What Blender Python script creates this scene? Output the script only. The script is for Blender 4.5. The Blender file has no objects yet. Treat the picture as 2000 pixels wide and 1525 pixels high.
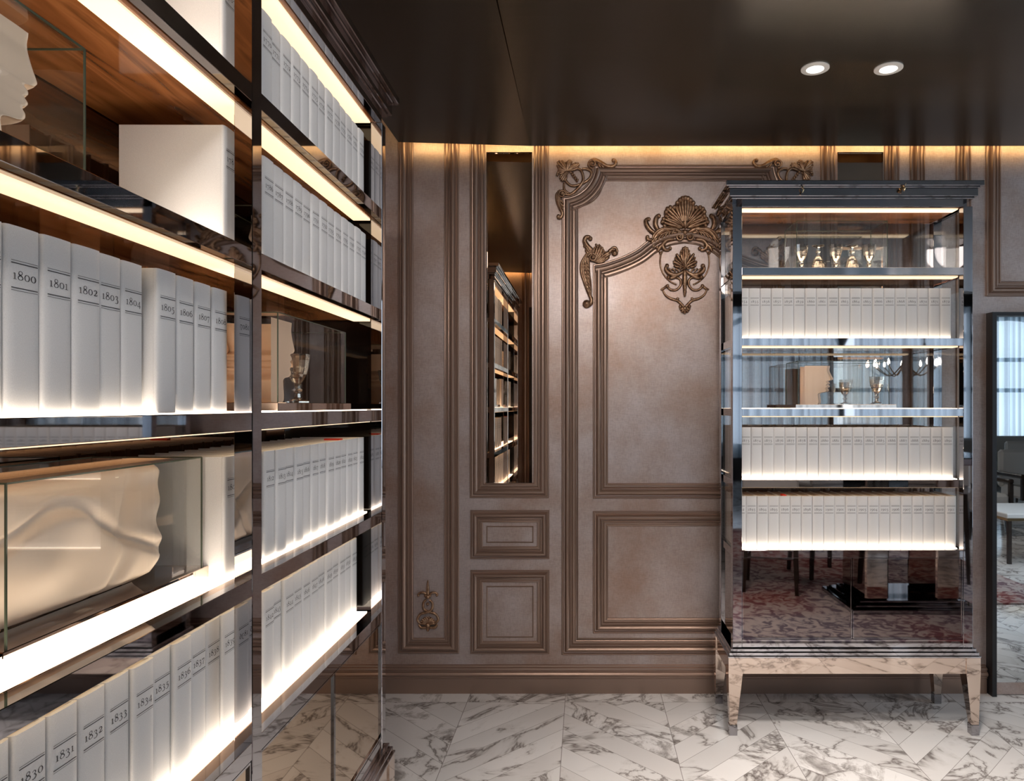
import bpy, math, random
from math import sin, cos, pi, radians
from mathutils import Vector, noise

# ------------------------------------------------------------------ scene, camera, world, exposure
sc = bpy.context.scene
col = sc.collection
random.seed(7)
F, VX, VY, H = 1400.0, 1143.0, 792.0, 1.4          # focal length in px, vanishing point, eye height
cam = bpy.data.objects.new('camera', bpy.data.cameras.new('camera'))
col.objects.link(cam)
cam.location = (0, 0, H)
cam.rotation_euler = (radians(90), 0, 0)
cam.data.sensor_fit = 'HORIZONTAL'
cam.data.sensor_width = 36
cam.data.lens = 36 * F / 2000
cam.data.shift_x = (1000 - VX) / 2000
cam.data.shift_y = (VY - 762.5) / 2000
cam.data.clip_start = 0.02
sc.camera = cam
sc.view_settings.view_transform = 'Standard'
sc.view_settings.look = 'None'
sc.view_settings.gamma = 1
sc.view_settings.use_curve_mapping = False
sc.view_settings.exposure = 0.10
sc.cycles.max_bounces = 10
sc.cycles.glossy_bounces = 6
sc.cycles.transmission_bounces = 8
sc.cycles.transparent_max_bounces = 16
sc.cycles.diffuse_bounces = 4
sc.cycles.sample_clamp_indirect = 4
sc.cycles.caustics_reflective = True
sc.cycles.caustics_refractive = False
sc.cycles.blur_glossy = 0.5
w = bpy.data.worlds.new('world'); sc.world = w
w.use_nodes = True
w.node_tree.nodes['Background'].inputs[0].default_value = (0.55, 0.7, 0.9, 1)
w.node_tree.nodes['Background'].inputs[1].default_value = 0.3


def lamp(name, kind, loc, energy, color, rot=(0, 0, 0), **kw):
    d = bpy.data.lights.new(name, kind)
    d.energy = energy; d.color = color
    for k, v in kw.items():
        setattr(d, k, v)
    o = bpy.data.objects.new(name, d)
    o.location = loc; o.rotation_euler = rot
    col.objects.link(o)
    return o


WARM = (1.0, 0.80, 0.58)
# recessed ceiling lights (position; the two first show in the photo), the rest are added to light wall, floor and lounge; each is built again as a fitting below
DOWN = [(0.834, 2.60), (1.10, 2.60), (-0.05, 1.30), (0.42, 1.15), (-0.15, -0.2), (1.9, -0.9), (3.0, 1.0), (3.4, -1.2), (.85, 1.80)]
BEAM = [(14, 0, 0, 80), (14, 0, 0, 80), (14, 40, 14, 125), (78, 44, -12, 130), (85, 56, -3, 105), (90, 0, 0, 120), (90, 0, 0, 120), (90, 0, 0, 120), (330, 2, -4, 84)]
for (x, y), (e, ax, ay, ang) in zip(DOWN, BEAM):
    lamp('downlight_beam', 'SPOT', (x, y, 2.60), e, (1.0, 0.90, 0.82), (radians(ax), radians(ay), 0),
         spot_size=radians(ang), spot_blend=1.0, shadow_soft_size=0.16)

# ------------------------------------------------------------------ mesh helpers


class MB:
    def __init__(s):
        s.v = []; s.f = []; s.m = []

    def add(s, vs, fs, m=0):
        o = len(s.v)
        s.v += [tuple(v) for v in vs]
        s.f += [tuple(i + o for i in f) for f in fs]
        s.m += [m] * len(fs)
        return s

    def box(s, x0, x1, y0, y1, z0, z1, m=0, c=0.0):
        if c <= 0:
            vs = [(x, y, z) for z in (z0, z1) for y in (y0, y1) for x in (x0, x1)]
            return s.add(vs, [(0, 2, 3, 1), (4, 5, 7, 6), (0, 1, 5, 4), (2, 6, 7, 3), (0, 4, 6, 2), (1, 3, 7, 5)], m)
        # chamfered box
        P = {}
        vs = []
        for ix, iy, iz in [(a, b, d) for a in (0, 1) for b in (0, 1) for d in (0, 1)]:
            X, Y, Z = (x0, x1)[ix], (y0, y1)[iy], (z0, z1)[iz]
            dx, dy, dz = (c, -c)[ix], (c, -c)[iy], (c, -c)[iz]
            for a, p in (('x', (X, Y + dy, Z + dz)), ('y', (X + dx, Y, Z + dz)), ('z', (X + dx, Y + dy, Z))):
                P[(ix, iy, iz, a)] = len(vs); vs.append(p)
        fs = []
        for i in (0, 1):
            q = [(0, 0), (0, 1), (1, 1), (1, 0)]
            fs.append([P[(i, a, b, 'x')] for a, b in (q if i == 0 else q[::-1])])
            fs.append([P[(a, i, b, 'y')] for a, b in (q[::-1] if i == 0 else q)])
            fs.append([P[(a, b, i, 'z')] for a, b in (q if i == 0 else q[::-1])])
        for i in (0, 1):
            for j in (0, 1):
                fs.append([P[(i, j, 0, 'x')], P[(i, j, 0, 'y')], P[(i, j, 1, 'y')], P[(i, j, 1, 'x')]][::(1 if i != j else -1)])
                fs.append([P[(i, 0, j, 'x')], P[(i, 0, j, 'z')], P[(i, 1, j, 'z')], P[(i, 1, j, 'x')]][::(-1 if i != j else 1)])
                fs.append([P[(0, i, j, 'y')], P[(0, i, j, 'z')], P[(1, i, j, 'z')], P[(1, i, j, 'y')]][::(1 if i != j else -1)])
        for i in (0, 1):
            for j in (0, 1):
                for k in (0, 1):
                    f = [P[(i, j, k, 'x')], P[(i, j, k, 'y')], P[(i, j, k, 'z')]]
                    fs.append(f if (i + j + k) % 2 else f[::-1])
        return s.add(vs, fs, m)

    def lathe(s, prof, cx=0, cy=0, n=24, m=0, phase=0.0, flat=False):
        vs = []; fs = []
        for r, z in prof:
            for k in range(n):
                a = 2 * pi * k / n + phase
                vs.append((cx + r * cos(a), cy + r * sin(a), z))
        for i in range(len(prof) - 1):
            for k in range(n):
                a, b = i * n + k, i * n + (k + 1) % n
                fs.append((a, b, b + n, a + n))
        fs.append(tuple(range(n))[::-1])
        fs.append(tuple(range((len(prof) - 1) * n, len(prof) * n)))
        return s.add(vs, fs, m)

    def tube(s, pts, rad, n=8, m=0, flat=1.0, up=Vector((0, 1, 0))):
        pts = [Vector(p) for p in pts]
        vs = []; fs = []
        L = len(pts)
        for i, p in enumerate(pts):
            t = (pts[min(i + 1, L - 1)] - pts[max(i - 1, 0)])
            if t.length < 1e-9: t = Vector((0, 0, 1))
            t.normalize()
            u = up - t * up.dot(t)
            if u.length < 1e-4: u = Vector((1, 0, 0)) - t * t.x
            u.normalize()
            v = t.cross(u)
            r = rad[i] if isinstance(rad, (list, tuple)) else rad
            for k in range(n):
                a = 2 * pi * k / n
                vs.append(p + v * (r * cos(a)) + u * (r * flat * sin(a)))
        for i in range(L - 1):
            for k in range(n):
                a, b = i * n + k, i * n + (k + 1) % n
                fs.append((a, b, b + n, a + n))
        fs.append(tuple(range(n))[::-1]); fs.append(tuple(range((L - 1) * n, L * n)))
        return s.add(vs, fs, m)

    def ball(s, c, r, n=10, m=0, sy=1.0):
        vs = []; fs = []
        k2 = n // 2
        for i in range(1, k2):
            ph = pi * i / k2
            for k in range(n):
                a = 2 * pi * k / n
                vs.append((c[0] + r * sin(ph) * cos(a), c[1] + r * sy * sin(ph) * sin(a), c[2] + r * cos(ph)))
        top = len(vs); vs.append((c[0], c[1], c[2] + r)); vs.append((c[0], c[1], c[2] - r))
        for i in range(k2 - 2):
            for k in range(n):
                a, b = i * n + k, i * n + (k + 1) % n
                fs.append((a, a + n, b + n, b))
        for k in range(n):
            fs.append((top, k, (k + 1) % n))
            fs.append((top + 1, (k2 - 2) * n + (k + 1) % n, (k2 - 2) * n + k))
        return s.add(vs, fs, m)

    def prism(s, poly, y0, y1, m=0):       # poly in x,z ; extruded along y
        n = len(poly)
        vs = [(x, y0, z) for x, z in poly] + [(x, y1, z) for x, z in poly]
        fs = [tuple(range(n)), tuple(range(n, 2 * n))[::-1]]
        fs += [(i, i + n, (i + 1) % n + n, (i + 1) % n) for i in range(n)]
        return s.add(vs, fs, m)

    def taper(s, x0, x1, y0, y1, z1, X0, X1, Y0, Y1, z0, m=0):   # upper rect at z1, lower rect at z0
        vs = [(X0, Y0, z0), (X1, Y0, z0), (X1, Y1, z0), (X0, Y1, z0), (x0, y0, z1), (x1, y0, z1), (x1, y1, z1), (x0, y1, z1)]
        return s.add(vs, [(3, 2, 1, 0), (4, 5, 6, 7), (0, 1, 5, 4), (1, 2, 6, 5), (2, 3, 7, 6), (3, 0, 4, 7)], m)

    def build(s, name, mats, parent=None, smooth=False, loc=None, rz=0):
        me = bpy.data.meshes.new(name)
        me.from_pydata(s.v, [], s.f)
        if not isinstance(mats, (list, tuple)): mats = [mats]
        for a in mats: me.materials.append(a)
        if len(mats) > 1: me.polygons.foreach_set('material_index', s.m)
        if smooth:
            me.polygons.foreach_set('use_smooth', [True] * len(me.polygons))
            if smooth != 'all':
                try: me.set_sharp_from_angle(angle=radians(smooth if smooth > 1 else 40))
                except Exception: pass
        me.validate(); me.update()
        o = bpy.data.objects.new(name, me)
        col.objects.link(o)
        if parent: o.parent = parent
        if loc: o.location = loc
        o.rotation_euler.z = rz
        return o


def tag(o, label=None, cat=None, group=None, kind=None):
    if label: o['label'] = label
    if cat: o['category'] = cat
    if group: o['group'] = group
    if kind: o['kind'] = kind
    return o


def empty(name, loc=(0, 0, 0), rz=0, **k):
    o = bpy.data.objects.new(name, None)
    o.empty_display_size = 0.1
    o.location = loc; o.rotation_euler.z = rz
    col.objects.link(o)
    return tag(o, **k)


def copy_tree(o, parent=None):
    c = o.copy(); col.objects.link(c); c.parent = parent
    for ch in o.children: copy_tree(ch, c)
    return c


def cr(pts, n=6):                         # Catmull-Rom through tuples of any size
    out = []
    P = [pts[0]] + list(pts) + [pts[-1]]
    for i in range(1, len(P) - 2):
        for k in range(n):
            t = k / n
            a, b, c, d = P[i - 1], P[i], P[i + 1], P[i + 2]
            out.append(tuple(0.5 * (2 * b[j] + (c[j] - a[j]) * t + (2 * a[j] - 5 * b[j] + 4 * c[j] - d[j]) * t * t
                                    + (-a[j] + 3 * b[j] - 3 * c[j] + d[j]) * t ** 3) for j in range(len(b))))
    out.append(tuple(pts[-1]))
    return out

# ------------------------------------------------------------------ materials


def new_mat(name):
    m = bpy.data.materials.new(name); m.use_nodes = True
    nt = m.node_tree
    return m, nt, nt.nodes['Principled BSDF'], nt.links


def N(nt, t, **kw):
    n = nt.nodes.new(t)
    for k, v in kw.items():
        if k.startswith('i_'): n.inputs[k[2:].replace('_', ' ')].default_value = v
        else: setattr(n, k, v)
    return n


def plain(name, c, rough=0.5, metal=0.0, spec=0.5, coat=0.0, trans=0.0, ior=1.45, em=None, es=0.0):
    m, nt, b, l = new_mat(name)
    b.inputs['Base Color'].default_value = (*c, 1)
    b.inputs['Roughness'].default_value = rough
    b.inputs['Metallic'].default_value = metal
    b.inputs['Specular IOR Level'].default_value = spec
    b.inputs['Coat Weight'].default_value = coat
    b.inputs['Transmission Weight'].default_value = trans
    b.inputs['IOR'].default_value = ior
    if em:
        b.inputs['Emission Color'].default_value = (*em, 1)
        b.inputs['Emission Strength'].default_value = es
    return m


def mnode(nt, op, a, b=None, c=None):
    n = nt.nodes.new('ShaderNodeMath'); n.operation = op
    for i, v in enumerate((a, b, c)):
        if v is None: continue
        if isinstance(v, (int, float)): n.inputs[i].default_value = v
        else: nt.links.new(v, n.inputs[i])
    return n.outputs[0]


def ramp(nt, fac, stops):
    r = nt.nodes.new('ShaderNodeValToRGB')
    nt.links.new(fac, r.inputs[0])
    e = r.color_ramp.elements
    while len(e) < len(stops): e.new(0.5)
    for i, (p, c) in enumerate(stops):
        e[i].position = p; e[i].color = (*c, 1)
    return r.outputs[0]


def mix(nt, fac, a, b, blend='MIX'):
    n = nt.nodes.new('ShaderNodeMix'); n.data_type = 'RGBA'; n.blend_type = blend
    for s, v in ((0, fac), (6, a), (7, b)):
        if isinstance(v, (int, float)): n.inputs[s].default_value = v
        elif isinstance(v, tuple): n.inputs[s].default_value = (*v, 1)
        else: nt.links.new(v, n.inputs[s])
    return n.outputs[2]


M = {}
M['nickel'] = plain('nickel', (0.40, 0.39, 0.41), 0.025, 1.0)
M['bronze_metal'] = plain('bronze_metal', (0.62, 0.51, 0.44), 0.03, 1.0)
M['bronze_mirror'] = plain('bronze_mirror', (0.34, 0.22, 0.15), 0.03, 1.0)
M['bronze_door'] = plain('bronze_door', (0.50, 0.38, 0.27), 0.02, 1.0)
M['door_mirror'] = plain('door_mirror', (0.27, 0.235, 0.225), 0.02, 1.0)
M['mirror'] = plain('mirror', (0.80, 0.84, 0.86), 0.01, 1.0)
M['tint_mirror'] = plain('tint_mirror', (0.62, 0.45, 0.33), 0.01, 1.0)
M['led'] = plain('led', (0.9, 0.9, 0.85), 0.4, em=(1.0, 0.72, 0.43), es=1.15)
M['led_top'] = plain('led_top', (0.9, 0.9, 0.85), 0.4, em=(1.0, 0.82, 0.64), es=6.0)
M['cove_led'] = plain('cove_led', (0.9, 0.8, 0.6), 0.5, em=(1.0, 0.66, 0.28), es=26.0)
M['lens'] = plain('lens', (0.9, 0.9, 0.9), 0.3, em=(1.0, 0.95, 0.9), es=1.6)
M['bulb'] = plain('bulb', (0.9, 0.9, 0.9), 0.3, em=(1.0, 0.93, 0.85), es=40)
M['ink'] = plain('ink', (0.05, 0.048, 0.055), 0.7)
M['rule'] = plain('rule', (0.22, 0.215, 0.22), 0.7)
M['paper'] = plain('paper', (0.72, 0.66, 0.58), 0.9)
M['red'] = plain('red', (0.6, 0.04, 0.02), 0.6)
M['black'] = plain('black', (0.012, 0.012, 0.014), 0.35)
M['black_gloss'] = plain('black_gloss', (0.010, 0.010, 0.014), 0.08)
M['white_metal'] = plain('white_metal', (0.75, 0.74, 0.72), 0.35)
M['dark_wood'] = plain('dark_wood', (0.03, 0.018, 0.012), 0.25)
M['gold'] = plain('gold', (0.75, 0.52, 0.28), 0.15, 1.0)
M['fabric'] = plain('fabric', (0.55, 0.53, 0.50), 0.9)
M['fur'] = plain('fur', (0.28, 0.26, 0.25), 1.0)
M['dark_paint'] = plain('dark_paint', (0.035, 0.028, 0.024), 0.5)
M['sky_pane'] = plain('sky_pane', (0.1, 0.1, 0.1), 0.3, em=(0.72, 0.86, 1.0), es=2.6)


def thin_glass(name, tint, refl_ior=1.5, rough=0.0, boost=0.0):
    # sheet glass: straight-through tinted transmission plus Fresnel reflection
    m, nt, b, l = new_mat(name)
    nt.nodes.remove(b)
    out = nt.nodes['Material Output']
    fr = N(nt, 'ShaderNodeFresnel'); gg = N(nt, 'ShaderNodeNewGeometry')
    l.new(mnode(nt, 'ADD', refl_ior, mnode(nt, 'MULTIPLY', gg.outputs['Backfacing'], 1.0 / refl_ior - refl_ior)), fr.inputs[0])
    tr = N(nt, 'ShaderNodeBsdfTransparent'); tr.inputs[0].default_value = (*tint, 1)
    gl = N(nt, 'ShaderNodeBsdfGlossy'); gl.inputs['Roughness'].default_value = rough
    gl.inputs[0].default_value = (1, 1, 1, 1)
    fac = mnode(nt, 'MINIMUM', mnode(nt, 'ADD', fr.outputs[0], boost), 1.0)
    mx = N(nt, 'ShaderNodeMixShader')
    l.new(fac, mx.inputs[0]); l.new(tr.outputs[0], mx.inputs[1]); l.new(gl.outputs[0], mx.inputs[2])
    l.new(mx.outputs[0], out.inputs[0])
    return m


M['glass'] = thin_glass('glass', (0.96, 0.97, 0.96), 1.5)
M['back_glass'] = thin_glass('back_glass', (0.86, 0.86, 0.86), 1.5, 0.0, 0.10)
M['smoked_glass'] = thin_glass('smoked_glass', (0.16, 0.14, 0.12), 1.5)
M['glass_edge'] = plain('glass_edge', (0.07, 0.085, 0.06), 0.1, 0.0)


m, nt, b, l = new_mat('crystal'); M['crystal'] = m
b.inputs['Transmission Weight'].default_value = 1.0; b.inputs['Roughness'].default_value = 0.0; b.inputs['IOR'].default_value = 1.55
b.inputs['Base Color'].default_value = (1, .98, .95, 1)
gl = N(nt, 'ShaderNodeBsdfGlossy'); gl.inputs['Roughness'].default_value = 0.08; gl.inputs[0].default_value = (1, .93, .84, 1)
mx = N(nt, 'ShaderNodeMixShader'); mx.inputs[0].default_value = 0.30
l.new(b.outputs[0], mx.inputs[1]); l.new(gl.outputs[0], mx.inputs[2]); l.new(mx.outputs[0], nt.nodes['Material Output'].inputs[0])

# cloth binding
m, nt, b, l = new_mat('cloth'); M['cloth'] = m
tc = N(nt, 'ShaderNodeTexCoord')
no = N(nt, 'ShaderNodeTexNoise', i_Scale=900.0, i_Detail=2.0); l.new(tc.outputs['Object'], no.inputs['Vector'])
c = ramp(nt, no.outputs[0], [(0.3, (0.69, 0.69, 0.695)), (0.7, (0.77, 0.77, 0.77))])
l.new(c, b.inputs['Base Color']); b.inputs['Roughness'].default_value = 0.65
bp = N(nt, 'ShaderNodeBump'); bp.inputs['Strength'].default_value = 0.15; bp.inputs['Distance'].default_value = 0.0005
l.new(no.outputs[0], bp.inputs['Height']); l.new(bp.outputs[0], b.inputs['Normal'])

# sculpture plaster
m, nt, b, l = new_mat('plaster'); M['plaster'] = m
b.inputs['Base Color'].default_value = (0.86, 0.70, 0.56, 1); b.inputs['Roughness'].default_value = 0.45
b.inputs['Subsurface Weight'].default_value = 0.0
M['amber'] = plain('amber', (0.84, 0.60, 0.42), 0.35)

# lacquered veneer under the shelves
m, nt, b, l = new_mat('veneer'); M['veneer'] = m
tc = N(nt, 'ShaderNodeTexCoord'); mp = N(nt, 'ShaderNodeMapping'); mp.inputs['Scale'].default_value = (1.4, 13, 1)
l.new(tc.outputs['Object'], mp.inputs[0])
n1 = N(nt, 'ShaderNodeTexNoise', i_Scale=1.6, i_Detail=6.0, i_Distortion=0.8); l.new(mp.outputs[0], n1.inputs['Vector'])
c = ramp(nt, n1.outputs[0], [(0.30, (0.05, 0.016, 0.006)), (0.42, (0.24, 0.085, 0.028)), (0.6, (0.42, 0.165, 0.055)), (0.75, (0.16, 0.055, 0.02))])
l.new(c, b.inputs['Base Color']); b.inputs['Roughness'].default_value = 0.10; b.inputs['Coat Weight'].default_value = 0.6
b.inputs['Coat Roughness'].default_value = 0.03

# metallic taupe wall paint over a linen ground
m, nt, b, l = new_mat('wall_paint'); M['wall'] = m
tc = N(nt, 'ShaderNodeTexCoord')
big = N(nt, 'ShaderNodeTexNoise', i_Scale=2.3, i_Detail=5.0, i_Roughness=0.6); l.new(tc.outputs['Object'], big.inputs['Vector'])
c1 = ramp(nt, big.outputs[0], [(0.32, (0.39, 0.255, 0.20)), (0.48, (0.45, 0.35, 0.31)), (0.62, (0.52, 0.44, 0.42))])
mp = N(nt, 'ShaderNodeMapping'); mp.inputs['Scale'].default_value = (60, 1, 700); l.new(tc.outputs['Object'], mp.inputs[0])
fx = N(nt, 'ShaderNodeTexNoise', i_Scale=1.0, i_Detail=2.0); l.new(mp.outputs[0], fx.inputs['Vector'])
mp2 = N(nt, 'ShaderNodeMapping'); mp2.inputs['Scale'].default_value = (700, 1, 60); l.new(tc.outputs['Object'], mp2.inputs[0])
fy = N(nt, 'ShaderNodeTexNoise', i_Scale=1.0, i_Detail=2.0); l.new(mp2.outputs[0], fy.inputs['Vector'])
wv = mnode(nt, 'MULTIPLY', mnode(nt, 'ADD', fx.outputs[0], fy.outputs[0]), 0.5)
c2 = ramp(nt, wv, [(0.36, (0.80, 0.78, 0.77)), (0.5, (0.97, 0.97, 0.97)), (0.64, (1.1, 1.1, 1.1))])
c = mix(nt, 1.0, c1, c2, 'MULTIPLY')
l.new(c, b.inputs['Base Color']); b.inputs['Metallic'].default_value = 0.55; b.inputs['Roughness'].default_value = 0.38
bp = N(nt, 'ShaderNodeBump'); bp.inputs['Strength'].default_value = 0.25; bp.inputs['Distance'].default_value = 0.001
l.new(wv, bp.inputs['Height']); l.new(bp.outputs[0], b.inputs['Normal'])

# moulding: same paint, browner and glossier; ornaments: rubbed bronze
M['moulding'] = plain('moulding', (0.33, 0.225, 0.175), 0.33, 0.6)
m, nt, b, l = new_mat('ornament'); M['ornament'] = m
tc = N(nt, 'ShaderNodeTexCoord')
no = N(nt, 'ShaderNodeTexNoise', i_Scale=60.0, i_Detail=3.0); l.new(tc.outputs['Object'], no.inputs['Vector'])
l.new(ramp(nt, no.outputs[0], [(0.35, (0.22, 0.115, 0.065)), (0.65, (0.46, 0.29, 0.18))]), b.inputs['Base Color'])
b.inputs['Metallic'].default_value = 0.75; b.inputs['Roughness'].default_value = 0.36

# dark lacquered ceiling
m, nt, b, l = new_mat('ceiling_paint'); M['ceiling'] = m
tc = N(nt, 'ShaderNodeTexCoord'); mp = N(nt, 'ShaderNodeMapping'); mp.inputs['Scale'].default_value = (3, 260, 1)
l.new(tc.outputs['Object'], mp.inputs[0])
no = N(nt, 'ShaderNodeTexNoise', i_Scale=1.0, i_Detail=3.0); l.new(mp.outputs[0], no.inputs['Vector'])
l.new(ramp(nt, no.outputs[0], [(0.3, (0.038, 0.030, 0.021)), (0.7, (0.055, 0.044, 0.033))]), b.inputs['Base Color'])
b.inputs['Roughness'].default_value = 0.24; b.inputs['Metallic'].default_value = 0.25
b.inputs['Specular IOR Level'].default_value = 0.55

# chevron marble floor
m, nt, b, l = new_mat('marble'); M['marble'] = m
geo = N(nt, 'ShaderNodeNewGeometry'); sp = N(nt, 'ShaderNodeSeparateXYZ'); l.new(geo.outputs['Position'], sp.inputs[0])
X, Y = sp.outputs[0], sp.outputs[1]
W = 0.4625
u = mnode(nt, 'DIVIDE', mnode(nt, 'ADD', X, 0.0955), W)
colf = mnode(nt, 'FLOOR', u)
tri = mnode(nt, 'PINGPONG', mnode(nt, 'MULTIPLY', u, W), W)       # distance to the nearest peak seam
sv = mnode(nt, 'DIVIDE', mnode(nt, 'SUBTRACT', mnode(nt, 'ADD', Y, tri), 3.261), 0.158)
row = mnode(nt, 'FLOOR', sv)
fs = mnode(nt, 'ABSOLUTE', mnode(nt, 'SUBTRACT', mnode(nt, 'FRACT', sv), 0.5))
j1 = mnode(nt, 'GREATER_THAN', fs, 0.5 - 0.009)
fc = mnode(nt, 'ABSOLUTE', mnode(nt, 'SUBTRACT', mnode(nt, 'FRACT', u), 0.5))
j2 = mnode(nt, 'GREATER_THAN', fc, 0.5 - 0.0030)
border = mnode(nt, 'GREATER_THAN', Y, 3.385)
bl = mnode(nt, 'LESS_THAN', mnode(nt, 'ABSOLUTE', mnode(nt, 'SUBTRACT', Y, 3.385)), 0.0012)
joint = mnode(nt, 'MAXIMUM', mnode(nt, 'MAXIMUM', mnode(nt, 'MULTIPLY', j1, mnode(nt, 'SUBTRACT', 1.0, border)), j2), bl)
rowb = mnode(nt, 'ADD', mnode(nt, 'MULTIPLY', row, mnode(nt, 'SUBTRACT', 1.0, border)), mnode(nt, 'MULTIPLY', border, 99.0))
cm = N(nt, 'ShaderNodeCombineXYZ'); l.new(colf, cm.inputs[0]); l.new(rowb, cm.inputs[1])
wn = N(nt, 'ShaderNodeTexWhiteNoise'); wn.noise_dimensions = '3D'; l.new(cm.outputs[0], wn.inputs['Vector'])
off = N(nt, 'ShaderNodeVectorMath', operation='SCALE'); l.new(wn.outputs['Color'], off.inputs[0]); off.inputs['Scale'].default_value = 37.0
ad = N(nt, 'ShaderNodeVectorMath', operation='ADD'); l.new(geo.outputs['Position'], ad.inputs[0]); l.new(off.outputs[0], ad.inputs[1])
rot = N(nt, 'ShaderNodeVectorRotate'); rot.rotation_type = 'Z_AXIS'; l.new(ad.outputs[0], rot.inputs['Vector'])
l.new(mnode(nt, 'MULTIPLY', wn.outputs['Value'], 6.28), rot.inputs['Angle'])
v1 = N(nt, 'ShaderNodeTexNoise', i_Scale=1.5, i_Detail=6.0, i_Roughness=0.6, i_Distortion=1.2); l.new(rot.outputs[0], v1.inputs['Vector'])
vein = mnode(nt, 'ABSOLUTE', mnode(nt, 'SUBTRACT', v1.outputs[0], 0.5))
veinc = ramp(nt, vein, [(0.0, (0.30, 0.275, 0.265)), (0.006, (0.55, 0.53, 0.52)), (0.018, (0.90, 0.895, 0.89)), (0.045, (1, 1, 1))])
v2 = N(nt, 'ShaderNodeTexNoise', i_Scale=3.6, i_Detail=8.0, i_Roughness=0.7, i_Distortion=2.2); l.new(rot.outputs[0], v2.inputs['Vector'])
blot = ramp(nt, v2.outputs[0], [(0.50, (1, 1, 1)), (0.57, (0.62, 0.60, 0.59)), (0.66, (0.30, 0.28, 0.27))])
heavy = mnode(nt, 'GREATER_THAN', wn.outputs['Value'], 0.60)
c = mix(nt, mnode(nt, 'MULTIPLY', heavy, 0.9), veinc, mix(nt, 1.0, veinc, blot, 'MULTIPLY'))
v3 = N(nt, 'ShaderNodeTexNoise', i_Scale=1.2, i_Detail=3.0); l.new(rot.outputs[0], v3.inputs['Vector'])
basec = ramp(nt, v3.outputs[0], [(0.35, (0.78, 0.76, 0.745)), (0.6, (0.87, 0.86, 0.85))])
c = mix(nt, 1.0, basec, c, 'MULTIPLY')
tone = mnode(nt, 'ADD', 0.86, mnode(nt, 'MULTIPLY', wn.outputs['Value'], 0.14))
cc = N(nt, 'ShaderNodeCombineXYZ')
for i in range(3): l.new(tone, cc.inputs[i])
c = mix(nt, 1.0, c, cc.outputs[0], 'MULTIPLY')
c = mix(nt, mnode(nt, 'MULTIPLY', joint, 0.85), c, (0.24, 0.22, 0.21))
l.new(c, b.inputs['Base Color']); b.inputs['Roughness'].default_value = 0.13; b.inputs['Specular IOR Level'].default_value = 0.5

# rug
m, nt, b, l = new_mat('rug'); M['rug'] = m
tc = N(nt, 'ShaderNodeTexCoord')
r1 = N(nt, 'ShaderNodeTexNoise', i_Scale=9.0, i_Detail=5.0, i_Distortion=2.0); l.new(tc.outputs['Object'], r1.inputs['Vector'])
r2 = N(nt, 'ShaderNodeTexNoise', i_Scale=0.8, i_Detail=2.0); l.new(tc.outputs['Object'], r2.inputs['Vector'])
ca = ramp(nt, r1.outputs[0], [(0.42, (0.13, 0.11, 0.14)), (0.5, (0.35, 0.32, 0.33)), (0.56, (0.42, 0.38, 0.37))])
cb = ramp(nt, r1.outputs[0], [(0.42, (0.16, 0.035, 0.035)), (0.5, (0.33, 0.17, 0.15)), (0.56, (0.36, 0.29, 0.27))])
l.new(mix(nt, ramp(nt, r2.outputs[0], [(0.4, (0, 0, 0)), (0.6, (1, 1, 1))]), ca, cb), b.inputs['Base Color'])
b.inputs['Roughness'].default_value = 1.0

# sheer curtain
m, nt, b, l = new_mat('sheer'); M['sheer'] = m
nt.nodes.remove(b)
df = N(nt, 'ShaderNodeBsdfDiffuse'); df.inputs[0].default_value = (0.75, 0.82, 0.86, 1)
tl = N(nt, 'ShaderNodeBsdfTranslucent'); tl.inputs[0].default_value = (0.72, 0.84, 0.92, 1)
tp = N(nt, 'ShaderNodeBsdfTransparent')
tc = N(nt, 'ShaderNodeTexCoord'); sx_ = N(nt, 'ShaderNodeSeparateXYZ'); l.new(tc.outputs['Object'], sx_.inputs[0])
pleat_shade = N(nt, 'ShaderNodeTexNoise', i_Scale=9.0, i_Detail=3.0); pleat_shade.noise_dimensions = '1D'; l.new(sx_.outputs[0], pleat_shade.inputs['W'])
l.new(ramp(nt, pleat_shade.outputs[0], [(0.40, (0.14, 0.19, 0.24)), (0.52, (0.62, 0.74, 0.82)), (0.62, (0.85, 0.93, 0.97))]), tl.inputs[0])  # stripes put the light and shade of the pleats into the fabric colour
a1 = N(nt, 'ShaderNodeMixShader'); a1.inputs[0].default_value = 0.6
a2 = N(nt, 'ShaderNodeMixShader'); a2.inputs[0].default_value = 0.22
l.new(df.outputs[0], a1.inputs[1]); l.new(tl.outputs[0], a1.inputs[2])
l.new(a1.outputs[0], a2.inputs[1]); l.new(tp.outputs[0], a2.inputs[2]); l.new(a2.outputs[0], nt.nodes['Material Output'].inputs[0])

# ------------------------------------------------------------------ room shell
D = 3.5                                             # face of the panelled wall


def wx(px): return (px - VX) / 400.0                # photo px -> metres on the panelled wall
def wz(py): return H - (py - VY) / 400.0


CZ = 2.624
tag(MB().box(-3, 9.6, -7.2, 3.7, -0.1, 0.0).build('floor', M['marble']), kind='structure')
tag(MB().box(-3, 9.6, D + 0.0, D + 0.15, 0, 3.1).build('wall_back', M['wall']), kind='structure')
tag(MB().box(-1.20, -1.05, 0.2, D, 0, 3.1).build('wall_left', M['wall']), kind='structure')
tag(MB().box(-3, -0.50, 0.05, 0.2, 0, 3.1).build('wall_behind_bookcase', M['wall']), kind='structure')
tag(MB().box(-3, -2.9, -7.2, 0.05, 0, 3.9).build('wall_far_left', M['dark_paint']), kind='structure')
mb = MB().box(-3, 9.6, -7.3, -7.2, 0, 0.65).box(-3, 9.6, -7.3, -7.2, 3.15, 3.9).box(-3, 0.0, -7.3, -7.2, 0.65, 3.15)
tag(mb.build('wall_front', M['dark_paint']), kind='structure')
mb = MB().box(9.5, 9.6, -7.2, 3.5, 0, 3.9)
tag(mb.build('wall_far_right', M['dark_paint']), kind='structure')
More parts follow.
